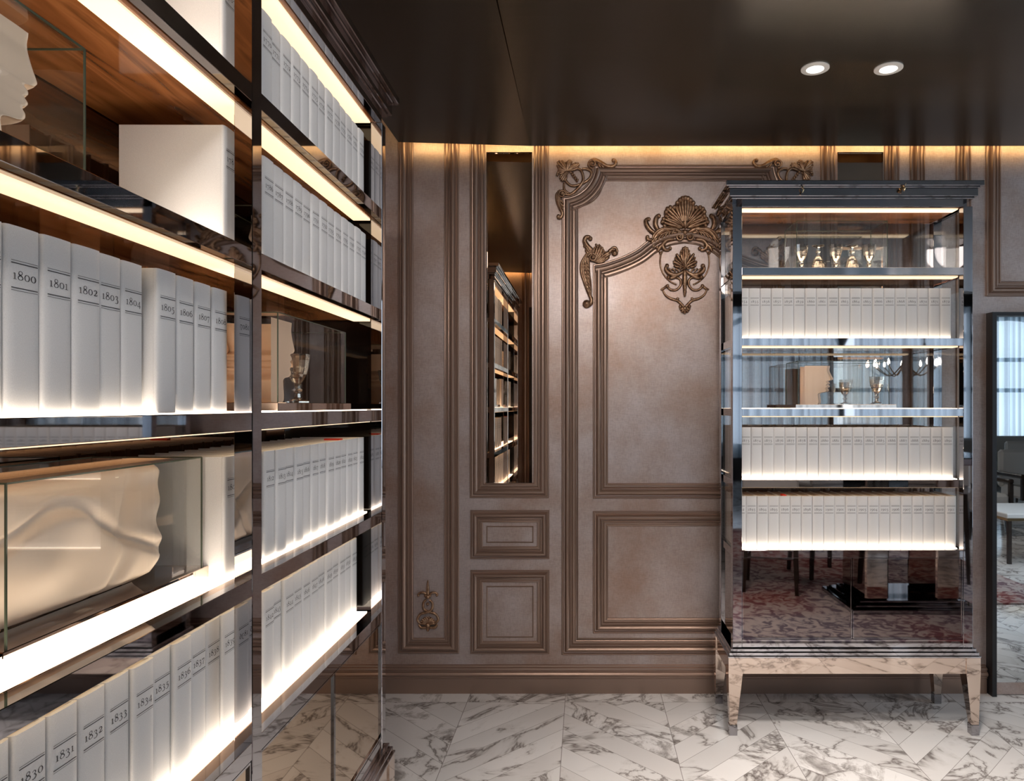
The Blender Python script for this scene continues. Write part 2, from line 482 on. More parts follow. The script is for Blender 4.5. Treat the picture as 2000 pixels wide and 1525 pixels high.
# wall with a window at right of the passage
mb = MB().box(4.9, 5.0, 2.95, 3.5, 0, 3.1).box(4.9, 5.0, 0.35, 2.95, 0, 0.3).box(4.9, 5.0, 0.35, 2.95, 2.55, 3.1)
tag(mb.build('wall_right', M['dark_paint']), kind='structure')

# dropped lacquered ceiling with a slight fold, open cove above the panelled wall
cx0, cyf = -0.881, 3.38
mb = MB()
for vs in ([(-0.28, -1.6, CZ), (9.5, -1.6, CZ), (9.5, cyf, CZ), (-0.26, cyf, CZ)],
           [(-0.283, .34, CZ), (-0.26, cyf, CZ), (cx0, cyf, CZ + 0.018), (cx0, .34, CZ + 0.018)][::1]):
    mb.add(vs + [(x, y, CZ + 0.06) for x, y, z in vs], [(3, 2, 1, 0), (4, 5, 6, 7)] + [(i, (i + 1) % 4, (i + 1) % 4 + 4, i + 4) for i in range(4)])
tag(mb.build('ceiling', M['ceiling']), kind='structure')
tag(MB().box(-1.0, -0.50, .350, .375, CZ + 0.07, CZ + 0.085).build('cove_light_strip', M['cove_led']),
    'amber LED strip above the wall behind the bookcase, seen in the narrow mirror', 'light')
tag(MB().box(-3, 9.5, -1.6, 3.6, 3.1, 3.2).build('ceiling_upper', M['dark_paint']), kind='structure')
tag(MB().box(-3, 9.6, -7.2, -1.6, 3.9, 4.0).box(-3, 9.6, -1.7, -1.6, 2.62, 3.9).build('ceiling_lounge', M['dark_paint']), kind='structure')
tag(MB().box(-0.87, 4.8, cyf - 0.035, cyf - 0.012, CZ + 0.06, CZ + 0.078).build('cove_light_strip', M['cove_led']),
    'amber LED strip hidden in the cove above the panelled wall', 'light')

# windows (daylight) with frames, and the sheers in front
def window(name, x0, x1, y0, y1, z0, z1, mull, along, label=None):
    r = empty(name, ((x0 + x1) / 2, (y0 + y1) / 2, z0), kind='structure')
    ox, oy, oz = r.location
    if along == 'x':
        MB().box(x0 - ox, x1 - ox, -0.03, -0.01, 0, z1 - z0).build('window_pane', M['sky_pane'], r)
        f = MB()
        for k in range(mull + 1):
            x = x0 + (x1 - x0) * k / mull - ox
            f.box(x - 0.05, x + 0.05, 0.0, 0.06, 0, z1 - z0)
        for z in (0.0, 0.42, 0.66, 1.0):
            f.box(x0 - ox, x1 - ox, 0.0, 0.05, z * (z1 - z0) - 0.04, z * (z1 - z0) + 0.04)
        for k in range(mull):                      # arched heads
            xa = x0 + (x1 - x0) * k / mull - ox; xb = x0 + (x1 - x0) * (k + 1) / mull - ox
            pts = [((xa + xb) / 2 - (xb - xa) / 2 * cos(pi * t / 16), 0.03, (z1 - z0) - 0.75 + 0.72 * sin(pi * t / 16)) for t in range(17)]
            f.tube(pts, 0.05, 6)
        f.build('window_frame', M['black'], r)
    else:
        MB().box(0.01, 0.03, y0 - oy, y1 - oy, 0, z1 - z0).build('window_pane', M['sky_pane'], r)
        f = MB()
        for k in range(mull + 1):
            y = y0 + (y1 - y0) * k / mull - oy
            f.box(-0.05, 0.0, y - 0.03, y + 0.03, 0, z1 - z0)
        for z in (0, 1): f.box(-0.05, 0.0, y0 - oy, y1 - oy, z * (z1 - z0) - 0.03, z * (z1 - z0) + 0.03)
        f.build('window_frame', M['black'], r)
    return r


window('window_1', 0.0, 9.5, -7.2, -7.2, 0.65, 3.15, 4, 'x')
window('window_2', 4.9, 4.9, 0.4, 2.9, 0.3, 2.55, 2, 'y')


def curtain(x0, x1, y, z0, z1, label, amp=0.05, pitch=0.11):
    n = int((x1 - x0) / pitch * 8)
    vs = []; fs = []
    for i in range(n + 1):
        x = x0 + (x1 - x0) * i / n
        a = 2 * pi * (x - x0) / pitch + 0.8 * sin(x * 3.1)
        for z in (z0, z1):
            vs.append((x + 0.006 * sin(2 * a), y + amp * sin(a) * (1 if z == z0 else 0.7), z))
    for i in range(n): fs.append((2 * i, 2 * i + 2, 2 * i + 3, 2 * i + 1))
    o = MB().add(vs, fs).build('curtain', M['sheer'], smooth='all')
    return tag(o, label, 'curtain', 'sheer curtains in the lounge')


curtain(0.1, 2.2, -6.95, 0.45, 3.2, 'sheer curtain nearest the left end of the lounge windows, seen only in reflection')
curtain(2.5, 4.6, -6.95, 0.45, 3.2, 'sheer pale blue curtain reflected in the left half of the glass cabinet')
curtain(4.9, 7.0, -6.95, 0.45, 3.2, 'sheer pale blue curtain reflected in the right half of the glass cabinet')
curtain(7.3, 9.4, -6.95, 0.45, 3.2, 'sheer pale blue curtain reflected in the black-framed wall mirror')

# ------------------------------------------------------------------ wall mouldings
PROF = [(0, 0), (0, .007), (.003, .010), (.007, .010), (.010, .005), (.015, .004), (.017, .012), (.020, .018), (.025, .023),
        (.031, .0235), (.037, .020), (.041, .013), (.043, .006), (.046, .006), (.048, .011), (.051, .012), (.054, .008), (.056, .003),
        (.064, .003), (.066, .008), (.069, .009), (.072, .007), (.074, 0)]
BEAD = [(0, 0), (.001, .003), (.003, .0045), (.005, .003), (.006, 0)]


def sweep(mb, path, prof, closed=True, yw=D, scale=1.0):
    """path: wall-plane points (x, z), clockwise as seen from the room; profile offset goes inward (to the right of travel)"""
    n = len(path)
    rows = []
    for i in range(n):
        p = Vector(path[i])
        a = Vector(path[(i - 1) % n]) if (closed or i > 0) else None
        c = Vector(path[(i + 1) % n]) if (closed or i < n - 1) else None
        d1 = (p - a).normalized() if a is not None else (c - p).normalized()
        d2 = (c - p).normalized() if c is not None else d1
        n1 = Vector((d1.y, -d1.x)); n2 = Vector((d2.y, -d2.x))
        mt = (n1 + n2)
        mt = mt / max(1e-6, mt.dot(n1)) if mt.length > 1e-6 else n1
        if mt.length > 3: mt = mt.normalized() * 3
        rows.append([(p.x + mt.x * u * scale, yw - v * scale, p.y + mt.y * u * scale) for u, v in prof])
    vs = [v for r in rows for v in r]
    k = len(prof); fs = []
    for i in range(n if closed else n - 1):
        j = (i + 1) % n
        for q in range(k - 1):
            fs.append((i * k + q, i * k + q + 1, j * k + q + 1, j * k + q))
    mb.add(vs, fs)


def rect(x0, x1, y0, y1, yo=0):   # px rect -> clockwise path (seen from room): TL, TR, BR, BL
    return [(wx(x0), wz(y0)), (wx(x1), wz(y0)), (wx(x1), wz(y1)), (wx(x0), wz(y1))]


CX = 1337.0
def mir(path): return [(2 * wx(CX) - x, z) for x, z in path][::-1]


TOPY = 215     # mouldings run up into the cove
trims = []
def trim(paths, name='trim'):
    mb = MB()
    for pth, prof in paths: sweep(mb, pth, prof)
    o = mb.build('trim_%d' % (len(trims) + 1), M['moulding'], smooth=35)
    tag(o, kind='structure'); trims.append(o)


def inner(pth_px, d, prof=BEAD):
    x0, x1, y0, y1 = pth_px
    return (rect(x0 + d, x1 - d, y0 + d, y1 - d), prof)


for mr in (False, True):
    g = (lambda p: mir(p)) if mr else (lambda p: p)
    r1 = (778, 897, TOPY, 1275); trim([(g(rect(*r1)), PROF)])
    r2 = (918, 1072, TOPY + 30, 972); trim([(g(rect(*r2)), PROF)])
    SP = [(a * .82, b_ * .9) for a, b_ in PROF]
    r3 = (919, 1073, 996, 1091); trim([(g(rect(*r3)), SP), (g(inner(r3, 31)[0]), BEAD)])
    r4 = (919, 1073, 1113, 1276); trim([(g(rect(*r4)), SP), (g(inner(r4, 31)[0]), BEAD)])
# big panel with notched upper corners
def notched(x0, y0, x1, y1, r, n=12):
    pts = []
    for k in range(n + 1):       # upper left notch: from (x0, y0+r) to (x0+r, y0), centre at the corner
        a = pi / 2 - (pi / 2) * k / n
        pts.append((x0 + r * cos(a), y0 + r * sin(a)))
    for k in range(n + 1):
        a = pi - (-1) * 0 - (pi / 2) * k / n
        pts.append((x1 + r * cos(a), y0 + r * sin(a)))
    pts += [(x1, y1), (x0, y1)]
    return [(wx(a), wz(b_)) for a, b_ in pts]


trim([(notched(1097, 322, 2 * CX - 1097, 1278, 62), PROF), (notched(1127, 352, 2 * CX - 1127, 1248, 50), BEAD)])
# arched inner panel
arc = cr([(1158, 517), (1180, 513), (1215, 501), (1243, 487), (1268, 468), (1300, 452), (1337, 446)], 4)
def arched(off):
    L = [(x + off * (1 if x < 1170 else 0.35), y + off * 1.0) for x, y in arc]
    R = [(2 * CX - x, y) for x, y in L[:-1]][::-1]
    return [(wx(a), wz(b_)) for a, b_ in L + R + [(2 * CX - 1158 - off, 973 - off), (1158 + off, 973 - off)]]
trim([(arched(0), PROF)])
rC = (1158, 2 * CX - 1158, 998, 1236); trim([(rect(*rC), PROF)])
rR = (1925, 2400, TOPY, 579); trim([(rect(*rR), PROF)])
rR2 = (2425, 2600, TOPY, 1275); trim([(rect(*rR2), PROF)])

# baseboard
BP = [(1.295, .0), (1.297, .020), (1.300, .024), (1.304, .022), (1.307, .018), (1.309, .026), (1.313, .031), (1.317, .029), (1.3195, .022), (1.322, .022), (1.323, .018), (1.352, .018)]
mb = MB()
bp_ = [(0.02, 0.0)]
zs = [(0.0, .016), (.072, .016), (.076, .020), (.083, .020), (.088, .027), (.097, .030), (.105, .026), (.109, .018), (.114, .018), (.118, .022), (.124, .020), (.128, .010), (.134, .008), (.137, 0)]
poly = [(y, z) for z, y in zs] + [(0, 0)]
# build as prism along x (two runs, the black-framed mirror stands between them)
def base_run(xa, xb):
    n = len(poly)
    vs = [(xa, D - a, z) for a, z in poly] + [(xb, D - a, z) for a, z in poly]
    fs = [tuple(range(n)), tuple(range(n, 2 * n))[::-1]] + [(i, i + n, (i + 1) % n + n, (i + 1) % n) for i in range(n)]
    mb.add(vs, fs)
base_run(-1.05, wx(1924)); base_run(wx(2430), 4.9)
tag(mb.build('baseboard_back', M['moulding'], smooth=35), kind='structure')
tag(MB().box(-0.53, -0.495, 0.03, 0.215, 0, 2.33).build('trim_door_jamb', M['black']), kind='structure')
# panelling on the wall behind the bookcase (it shows in the narrow mirror)
mb = MB()
sweep(mb, [(-1.0, 2.95), (-0.60, 2.95), (-0.60, 0.3), (-1.0, 0.3)][::-1], [(u, -v) for u, v in PROF], True, 0.2)
tag(mb.build('trim_behind_bookcase', M['moulding'], smooth=35), kind='structure')

# narrow mirrors let into the panels
def narrow_mirror(x0, x1, y0, y1, label):
    o = empty('wall_mirror', (wx((x0 + x1) / 2), D, wz(y1)), label=label, cat='mirror')
    w_ = (x1 - x0) / 800; h_ = (y1 - y0) / 400
    MB().box(-w_, w_, -0.004, 0.0, 0, h_).build('mirror_glass', M['tint_mirror'], o)
    f = MB()
    for a in (-w_ - .004, w_): f.box(a, a + .004, -.010, 0, -.004, h_ + .004)
    f.box(-w_, w_, -.010, 0, -.004, 0); f.box(-w_, w_, -.010, 0, h_, h_ + .004)
    f.build('mirror_bead', M['bronze_metal'], o)
    return o
narrow_mirror(952, 1038, 300, 941, 'tall narrow bronze-tinted mirror let into the panelling left of the big panel')
narrow_mirror(2 * CX - 1038, 2 * CX - 952, 300, 941, 'tall narrow bronze-tinted mirror behind the upper right of the glass cabinet')

# black framed mirror at the right edge
o = empty('framed_mirror', (wx(2175), D, 0.0), label='large floor-standing black-framed mirror at the right edge of the picture', cat='mirror')
x0, x1 = wx(1926) - wx(2175), wx(2424) - wx(2175)
MB().box(x0 + .02, x1 - .02, -0.030, -0.005, wz(1328), wz(619)).build('mirror_glass', M['mirror'], o)
MB().box(x0 + .02, x1 - .02, -0.033, -0.002, 0.004, wz(1328)).build('kick_panel', M['wall'], o)
f = MB().box(x0, x0 + .021, -.055, 0, 0, wz(612)).box(x1 - .021, x1, -.055, 0, 0, wz(612)).box(x0 + .021, x1 - .021, -.055, 0, wz(619), wz(612))
f.build('frame', M['black'], o)

# ------------------------------------------------------------------ carved ornaments
def P3(x, y, d=0.0): return (wx(x), D - d, wz(y))
class Orn:
    def __init__(s, mirror=False): s.mb = MB(); s.mr = mirror
    def fx(s, x): return 2 * CX - x if s.mr else x
    def stroke(s, pts, w, d=0.010, n=6, flat=0.9):
        """pts px; w px half widths (list or (start, mid, end))"""
        c = cr([(a, b_) for a, b_ in pts], n)
        L = len(c); out = []; rad = []
        for i, (x, y) in enumerate(c):
            t = i / (L - 1)
            if isinstance(w, tuple):
                r = w[0] * (1 - t) ** 2 + 2 * w[1] * t * (1 - t) * 1.3 + w[2] * t ** 2
            else: r = w
            out.append(P3(s.fx(x), y, d)); rad.append(r * 1.22 / 400)
        s.mb.tube(out, rad, 8, 0, flat)
    def ball(s, x, y, r, d=0.014): s.mb.ball(P3(s.fx(x), y, d), r * 1.12 / 400, 10)
    def volute(s, x, y, r, turns=1.6, start=0.0, sgn=1, w=1.9, d=0.016):
        pts = []
        n = int(turns * 14)
        for i in range(n + 1):
            t = i / n; a = start + sgn * 2 * pi * turns * t; rr = r * (1 - 0.85 * t)
            pts.append(P3(s.fx(x + rr * cos(a)), y + rr * sin(a), d + 0.006 * t))
        s.mb.tube(pts, [w / 400 * (1 - 0.3 * i / n) for i in range(n + 1)], 7)
        s.ball(x, y, w * 1.1, d + 0.008)
    def lobe(s, bx, by, tx, ty, wid, ridges=5, d=0.012, tip=3.2):
        """acanthus lobe: ridges fanning from base to a rolled tip"""
        wid *= 1.3; dx, dy = tx - bx, ty - by; L = math.hypot(dx, dy); ux, uy = dx / L, dy / L; nx, ny = -uy, ux
        for k in range(ridges):
            q = (k - (ridges - 1) / 2) / max(1, (ridges - 1) / 2)
            e = 1 - 0.16 * abs(q) ** 2.2
            pts = [(bx, by), (bx + ux * L * .35 + nx * q * wid * .55, by + uy * L * .35 + ny * q * wid * .55),
                   (bx + ux * L * .75 * e + nx * q * wid, by + uy * L * .75 * e + ny * q * wid),
                   (bx + ux * L * e + nx * q * wid * .98, by + uy * L * e + ny * q * wid * .98)]
            s.stroke(pts, (1.0, 1.7 + wid * .10, 1.8), d + 0.008 * (1 - abs(q)), 5, 1.0)
            s.ball(pts[-1][0], pts[-1][1], tip * (1 - .15 * abs(q)), d + .007)
    def build(s, name, label, group=None):
        o = s.mb.build(name, M['ornament'], smooth='all')
        return tag(o, label, 'ornament', group)


# crown
o = Orn()
for sx in (1, -1):
    def q(x): return x if sx == 1 else 2 * CX - x
    o.lobe(CX - sx * 4, 440, q(1303), 411, 9, 5, .018, 4.5)
    o.lobe(CX - sx * 5, 446, q(1294), 432, 7, 4, .014, 4)
    o.stroke([(q(1330), 456), (q(1315), 448), (q(1291), 452), (q(1278), 467), (q(1275), 484)], (2.5, 5.5, 2.0), .014)
    o.stroke([(q(1322), 456), (q(1305), 455), (q(1290), 461), (q(1283), 476)], (1.5, 3.0, 1.0), .020)
    o.stroke([(q(1318), 452), (q(1296), 448), (q(1280), 456), (q(1273), 468)], (1, 2.5, 1), .024)
    for k in range(7):
        t = k / 6; x = 1318 - 40 * t; y = 450 + 4 * math.sin(t * 3) + 18 * t * t
        o.stroke([(q(x), y), (q(x - 5), y + 5), (q(x - 6), y + 10)], (1.2, 1.8, .6), .024, 4)
    o.volute(q(1326), 464, 8.5, 1.7, pi * 1.3 if sx == 1 else -pi * .3, sx, 2.2)
    o.stroke([(q(1283), 458), (q(1272), 452), (q(1264), 442), (q(1261), 432), (q(1267), 427)], (3, 4, 2.0), .012)
    o.ball(q(1267), 429, 3.2)
    o.stroke([(q(1286), 452), (q(1280), 440), (q(1281), 428), (q(1286), 421)], (3, 4, 2.5), .014); o.ball(q(1286), 423, 4)
    o.stroke([(q(1275), 470), (q(1265), 468), (q(1263), 462)], (2, 3, 2), .012); o.ball(q(1264), 464, 3.5)
    o.stroke([(q(1316), 468), (q(1302), 470), (q(1294), 479), (q(1298), 488), (q(1307), 489)], (2, 3.2, 2), .012); o.ball(q(1308), 486, 3.4)
    o.stroke([(q(1299), 475), (q(1288), 484), (q(1284), 492)], (2, 3.4, 2), .012); o.ball(q(1290), 495, 3); o.ball(q(1283), 484, 3)
    # thin ring
    pts = []
    for k in range(13):
        a = radians(140 + k * 9.2)
        pts.append((CX + sx * 48 * cos(a), 511 - 48 * sin(a)))
    o.stroke(pts, 1.3, .006, 2)
    # small shell
    o.lobe(CX - sx * 2, 520, q(1321), 499, 4.5, 3, .014, 2.6)
    o.lobe(CX - sx * 2, 523, q(1316), 513, 4, 3, .012, 2.6)
    o.volute(q(1330), 524, 4.5, 1.2, 0, sx, 1.4)
    o.stroke([(q(1335), 530), (q(1322), 537), (q(1308), 535), (q(1300), 527), (q(1301), 519)], (2, 3.6, 2), .012); o.ball(q(1302), 520, 4)
    o.stroke([(q(1330), 534), (q(1318), 541), (q(1308), 544)], (1.5, 3.2, 2), .012); o.ball(q(1305), 542, 3.6)
    for k in range(3): o.stroke([(q(1326 - 7 * k), 533), (q(1322 - 7 * k), 527), (q(1318 - 7 * k), 526)], (1, 1.6, 1), .014, 4)
    # lower C scrolls and heart
    o.stroke([(q(1319), 541), (q(1328), 546), (q(1329), 557), (q(1321), 566), (q(1310), 566), (q(1303), 560)], (2.2, 1.5, 2.0), .008); o.ball(q(1303), 559, 3.2)
    o.stroke([(q(1290), 566), (q(1297), 563), (q(1303), 557)], (1.2, 2.2, 1.2), .008)
    o.stroke([(q(1294), 566), (q(1299), 576), (q(1309), 583), (q(1322), 587), (q(1330), 594), (q(1335), 600)], (1.2, 1.9, 2.4), .008); o.ball(q(1323), 584, 2.6)
    for k in range(3):
        a = radians(20 + 32 * k); o.stroke([(CX, 601), (CX + sx * 9 * cos(a), 601 + 10 * sin(a))], (1.5, 2, 2), .012, 3); o.ball(CX + sx * 9 * cos(a), 601 + 10 * sin(a), 2.0)
    o.ball(q(1328), 599, 3)
o.lobe(CX, 448, CX, 390, 12, 7, .020, 5)
o.lobe(CX, 524, CX, 486, 5.5, 5, .016, 3)
o.ball(CX, 438, 9, .010); o.ball(CX, 455, 5, .018); o.ball(CX, 519, 7, .008)
o.stroke([(CX, 528), (CX, 545), (CX, 558), (CX, 580)], (3, 4.5, 1.2), .010)
for k in range(5): o.ball(CX + (1.8 if k % 2 else -1.8), 556 + 5 * k, 2.6 - .3 * k)
o.ball(CX, 603, 4, .014)
o.build('carved_crest', 'large bronze acanthus crest over the arched inner panel, beside the glass cabinet')

for mr_, side in ((False, 'upper left'), (True, 'upper right')):
    o = Orn(mr_)
    o.volute(1157, 322, 9, 1.7, pi * .5, 1, 2.2)
    for dd in (0, 3, 6):
        o.stroke([(1152 + dd, 316), (1160 + dd, 312 + dd), (1172, 317 + dd * .8), (1185, 325 + dd * .2), (1196, 327 - dd * .1), (1203, 320), (1200, 313)], (1.6, 2.8, 2.0), .010 + .003 * (dd == 3))
    for k in range(5): o.stroke([(1168 + 6 * k, 320 + k), (1170 + 6 * k, 325 + k * .6), (1174 + 6 * k, 329)], (1.2, 1.8, .8), .012, 3)
    o.ball(1198, 315, 3.6)
    o.volute(1098, 381, 8, 1.7, 0, -1, 2.0)
    for dd in (0, 3, 6):
        o.stroke([(1094, 372 + dd), (1087 + dd, 382), (1089 + dd * .7, 396), (1094 + dd * .3, 408), (1099, 418), (1095, 426), (1089, 426)], (1.6, 2.8, 2.0), .010 + .003 * (dd == 3))
    o.ball(1091, 424, 3.8)
    for k in range(4): o.stroke([(1092 + k, 392 + 6 * k), (1098, 395 + 6 * k), (1101, 400 + 6 * k)], (1.2, 1.8, .8), .012, 3)
    o.stroke([(1137, 331), (1146, 331), (1155, 337), (1152, 349), (1138, 359), (1118, 364), (1106, 355), (1104, 344), (1110, 338)], (2.0, 2.2, 1.4), .010)
    o.stroke([(1103, 380), (1114, 381), (1130, 368), (1139, 353), (1136, 336), (1126, 330), (1118, 332)], (2.0, 2.3, 1.4), .013)
    o.stroke([(1102, 358), (1102, 370), (1108, 377), (1116, 380)], (1.6, 2.0, 1.4), .010)
    for tx, ty, wd in ((1091, 318, 5), (1112, 318, 4), (1130, 323, 3.5), (1091, 334, 4), (1097, 354, 4)):
        o.lobe(1107, 336, tx, ty, wd, 4, .012, 2.0)
    o.stroke([(1106, 326), (1111, 316), (1116, 317)], (1.5, 1.8, 1.6), .012); o.ball(1116, 318, 2.2)
    o.stroke([(1100, 336), (1091, 337), (1088, 344)], (1.5, 1.8, 1.6), .012); o.ball(1089, 343, 2.4)
    for k in range(9): o.ball(1116 + 1.5 * k + (1.2 if k % 2 else -1.2), 338 + 2.1 * k, 2.2)
    o.build('carved_corner_scroll', 'bronze vine and scroll carving on the %s corner of the big wall panel' % side)
    o = Orn(mr_)
    o.volute(1157, 504, 9.5, 1.8, pi, 1, 2.2)
    for dd in range(5):
        e = dd * 3.4
        o.stroke([(1147 + e * .3, 494 + e * .3), (1136 + e, 514), (1136 + e, 533), (1142 + e * .75, 552), (1148 + e * .4, 570), (1153, 584)], (1.4, 3.0, 1.4), .009 + .002 * (dd % 2))
    for k in range(9): o.stroke([(1140 + k * 1.0, 515 + 7 * k), (1147 + k * .6, 518 + 7 * k), (1152 + k * .2, 524 + 7 * k)], (1.0, 1.8, .8), .016, 3)
    o.stroke([(1150, 574), (1155, 586), (1152, 595), (1144, 598)], (2.6, 3.0, 2.6), .011); o.ball(1146, 594, 7.5, .010)
    o.stroke([(1156, 490), (1148, 482), (1142, 472), (1145, 464), (1153, 464)], (4, 3.4, 2.6), .011); o.ball(1153, 467, 4)
    o.stroke([(1150, 486), (1143, 482), (1139, 480)], (2.4, 2.6, 1.0), .010)
    for k, (tx, ty) in enumerate(((1163, 477), (1170, 478), (1177, 484), (1181, 492))):
        o.stroke([(1163, 511), (1171 + k * 1.2, 500 + k * 1.5), (1172 + k * 1.6, 490 + k * 2), (tx, ty)], (1.4, 2.8, 1.4), .011 + .002 * (k % 2))
    o.stroke([(1166, 512), (1178, 508), (1186, 498), (1193, 489), (1201, 488)], (2, 3.2, 2.4), .011)
    o.stroke([(1164, 513), (1176, 512), (1184, 506)], (1.6, 2.4, 1.2), .011)
    o.lobe(1161, 513, 1172, 483, 7, 5, .010, 2.4); o.lobe(1163, 513, 1190, 495, 4.5, 4, .009, 2.2); o.lobe(1157, 502, 1147, 483, 4, 4, .009, 2.2)
    o.ball(1200, 495, 5.5, .012); o.stroke([(1194, 486), (1201, 484), (1205, 490), (1204, 498)], 2.0, .012)
    o.build('carved_acanthus_scroll', 'bronze acanthus leaf scroll at the %s shoulder of the arched inner panel' % side)

o = Orn()
c0 = 836.5
o.stroke([(c0, 1132), (c0, 1145), (c0, 1160)], (.8, 2.0, 3.0), .010)
for sx in (1, -1):
    o.stroke([(c0, 1164), (c0 + sx * 7, 1157), (c0 + sx * 15, 1157), (c0 + sx * 20, 1161)], (2, 1.6, 1.6), .008); o.ball(c0 + sx * 18, 1161, 2.4)
    o.stroke([(c0 + sx * 3, 1170), (c0 + sx * 9, 1176), (c0 + sx * 8, 1188), (c0 - sx * 1, 1194), (c0 - sx * 14, 1198), (c0 - sx * 20, 1208), (c0 - sx * 15, 1216)], (1.6, 1.9, 1.8), .010 + .003 * sx)
    for k in range(5):
        a = radians(8 + 18 * k)
        o.stroke([(c0, 1218), (c0 + sx * 14 * cos(a), 1218 - 14 * sin(a))], (1.2, 2.0, 2.0), .010, 3); o.ball(c0 + sx * 14 * cos(a), 1218 - 14 * sin(a), 1.9, .012)
    o.stroke([(c0 + sx * 3, 1224), (c0 + sx * 13, 1224), (c0 + sx * 18, 1218)], (2, 2.2, 1.6), .010)
    o.ball(c0 + sx * 4, 1162, 2.6)
o.ball(c0, 1164, 4); o.ball(c0, 1178, 2.8, .014); o.ball(c0, 1219, 4.5, .014)
o.stroke([(c0, 1219), (c0, 1226), (c0, 1231)], (3, 2.6, 1.6), .012)
o.build('carved_pendant_ornament', 'small dark bronze cross and shell carving low on the narrow left panel')

# ------------------------------------------------------------------ shelving units
LV = [1.990, 1.688, 1.387, 1.082, 0.782]
TH = 0.032


def make_case(root, W_, posts, depth, back, side, ps=0.038, splits=(), door='door_mirror'):
    """front face is local y = 0, width along local x, depth along +y"""
    NK, BZ = M['nickel'], M['bronze_metal']
    for p in posts:
        MB().box(p, p + ps, 0, ps - .004, .403 - .038, 2.25, c=.0012).build('post', NK, root)
        if p in (posts[0], posts[-1]):
            MB().box(p, p + ps, depth - ps, depth, .365, 2.25, c=.0012).build('post', NK, root)
    xi0, xi1 = posts[0] + ps, posts[-1]
    for z in LV + [2.25 + TH]:
        top = z > 2.2
        s = MB().box(xi0, xi1, .019, depth - .012, z - TH + .003, z - .001).build('shelf', M['bronze_mirror'], root)
        MB().box(xi0 + .001, xi1 - .001, .022, depth - .014, z - TH, z - TH + .003).build('veneer_underside', M['veneer'], s)
        for a, b_ in zip(posts[:-1], posts[1:]):
            MB().box(a + ps, b_, 0.001, .019, z - TH, z, c=.0008).build('rail', NK, s)
        if z > .9:
            MB().box(xi0 + .006, xi1 - .006, .034, .084, z - TH - .004, z - TH).build('led_strip', M['led'], s)
        if not top:
            MB().box(xi0 + .004, xi1 - .004, .044, .125, z - .001, z + .0015).build('led_strip', M['led_top'], s)
        for p in (posts[0] + .006, posts[-1] + ps - .022):
            MB().box(p, p + .016, ps - .004, depth - ps, z - TH, z).build('side_rail', NK, s)
    # back and sides
    MB().box(xi0, xi1, depth - .010, depth - .004, .79, 2.25).build('back_panel', M[back], root)
    MB().box(xi0, xi1, depth - .014, depth - .004, .40, .75).build('cupboard_back', M['black'], root)
    for p in (posts[0] + .010, posts[-1] + ps - .016):
        MB().box(p, p + .006, ps - .004, depth - ps, .79, 2.25).build('side_panel', M[side], root)
        MB().box(p, p + .006, ps - .004, depth - ps, .40, .75).build('side_panel', M['door_mirror'], root)
    # cupboard: bottom rail, floor, doors
    MB().box(xi0, xi1, .001, .02, .365, .403, c=.001).build('bottom_rail', NK, root)
    MB().box(posts[0], posts[-1] + ps, .0, depth, .355, .366).build('cupboard_floor', M['black'], root)
    for a, b_ in splits:
        dr = MB().box(a + .0015, b_ - .0015, .006, .022, .405, .748, c=.001).build('door', M[door], root)
        f = MB()
        for q in (a + .0015, b_ - .0055): f.box(q, q + .004, .002, .0062, .405, .748)
        f.box(a + .0055, b_ - .0055, .002, .0062, .405, .409); f.box(a + .0055, b_ - .0055, .002, .0062, .744, .748)
        f.build('door_edging', NK, dr)
    # base moulding, stand and legs
    x0, x1 = posts[0], posts[-1] + ps
    mb = MB()
    for z0, z1, e in ((.352, .366, .010), (.338, .352, .018), (.330, .338, .024)):
        mb.box(x0 - e, x1 + e, -e, depth + e * .5, z0, z1, c=.0015)
    mb.build('base_moulding', NK, root)
    e = .022
    ax0, ax1, ay0, ay1 = x0 - e, x1 + e, -e, depth + .036
    mb = MB().box(ax0 + .05, ax1 - .05, ay0 + .004, ay0 + .02, .262, .330).box(ax0 + .05, ax1 - .05, ay1 - .02, ay1 - .004, .262, .330)
    mb.box(ax0 + .004, ax0 + .02, ay0 + .05, ay1 - .05, .262, .330).box(ax1 - .02, ax1 - .004, ay0 + .05, ay1 - .05, .262, .330)
    mb.build('apron', BZ, root)
    for sx in (0, 1):
        for sy in (0, 1):
            X0, X1 = (ax0, ax0 + .060) if sx == 0 else (ax1 - .060, ax1)
            Y0, Y1 = (ay0, ay0 + .060) if sy == 0 else (ay1 - .060, ay1)
            lx0, lx1 = (ax0 + .006, ax0 + .036) if sx == 0 else (ax1 - .036, ax1 - .006)
            ly0, ly1 = (ay0 + .004, ay0 + .034) if sy == 0 else (ay1 - .034, ay1 - .004)
            g = MB().box(X0, X1, Y0, Y1, .262, .330).taper(X0, X1, Y0, Y1, .262, lx0, lx1, ly0, ly1, .045)
            lg = g.build('leg', BZ, root)
            MB().box(lx0 - .002, lx1 + .002, ly0 - .002, ly1 + .002, 0.0, .045, c=.001).build('foot_cap', NK, lg)
    # cornice
    mb = MB()
    for z0, z1, e in ((2.282, 2.290, .006), (2.290, 2.325, .016), (2.325, 2.330, .022), (2.330, 2.352, .034)):
        mb.box(x0 - e, x1 + e, -e, depth + min(e, .02), z0, z1, c=.002)
    mb.build('cornice', NK, root)
    return root


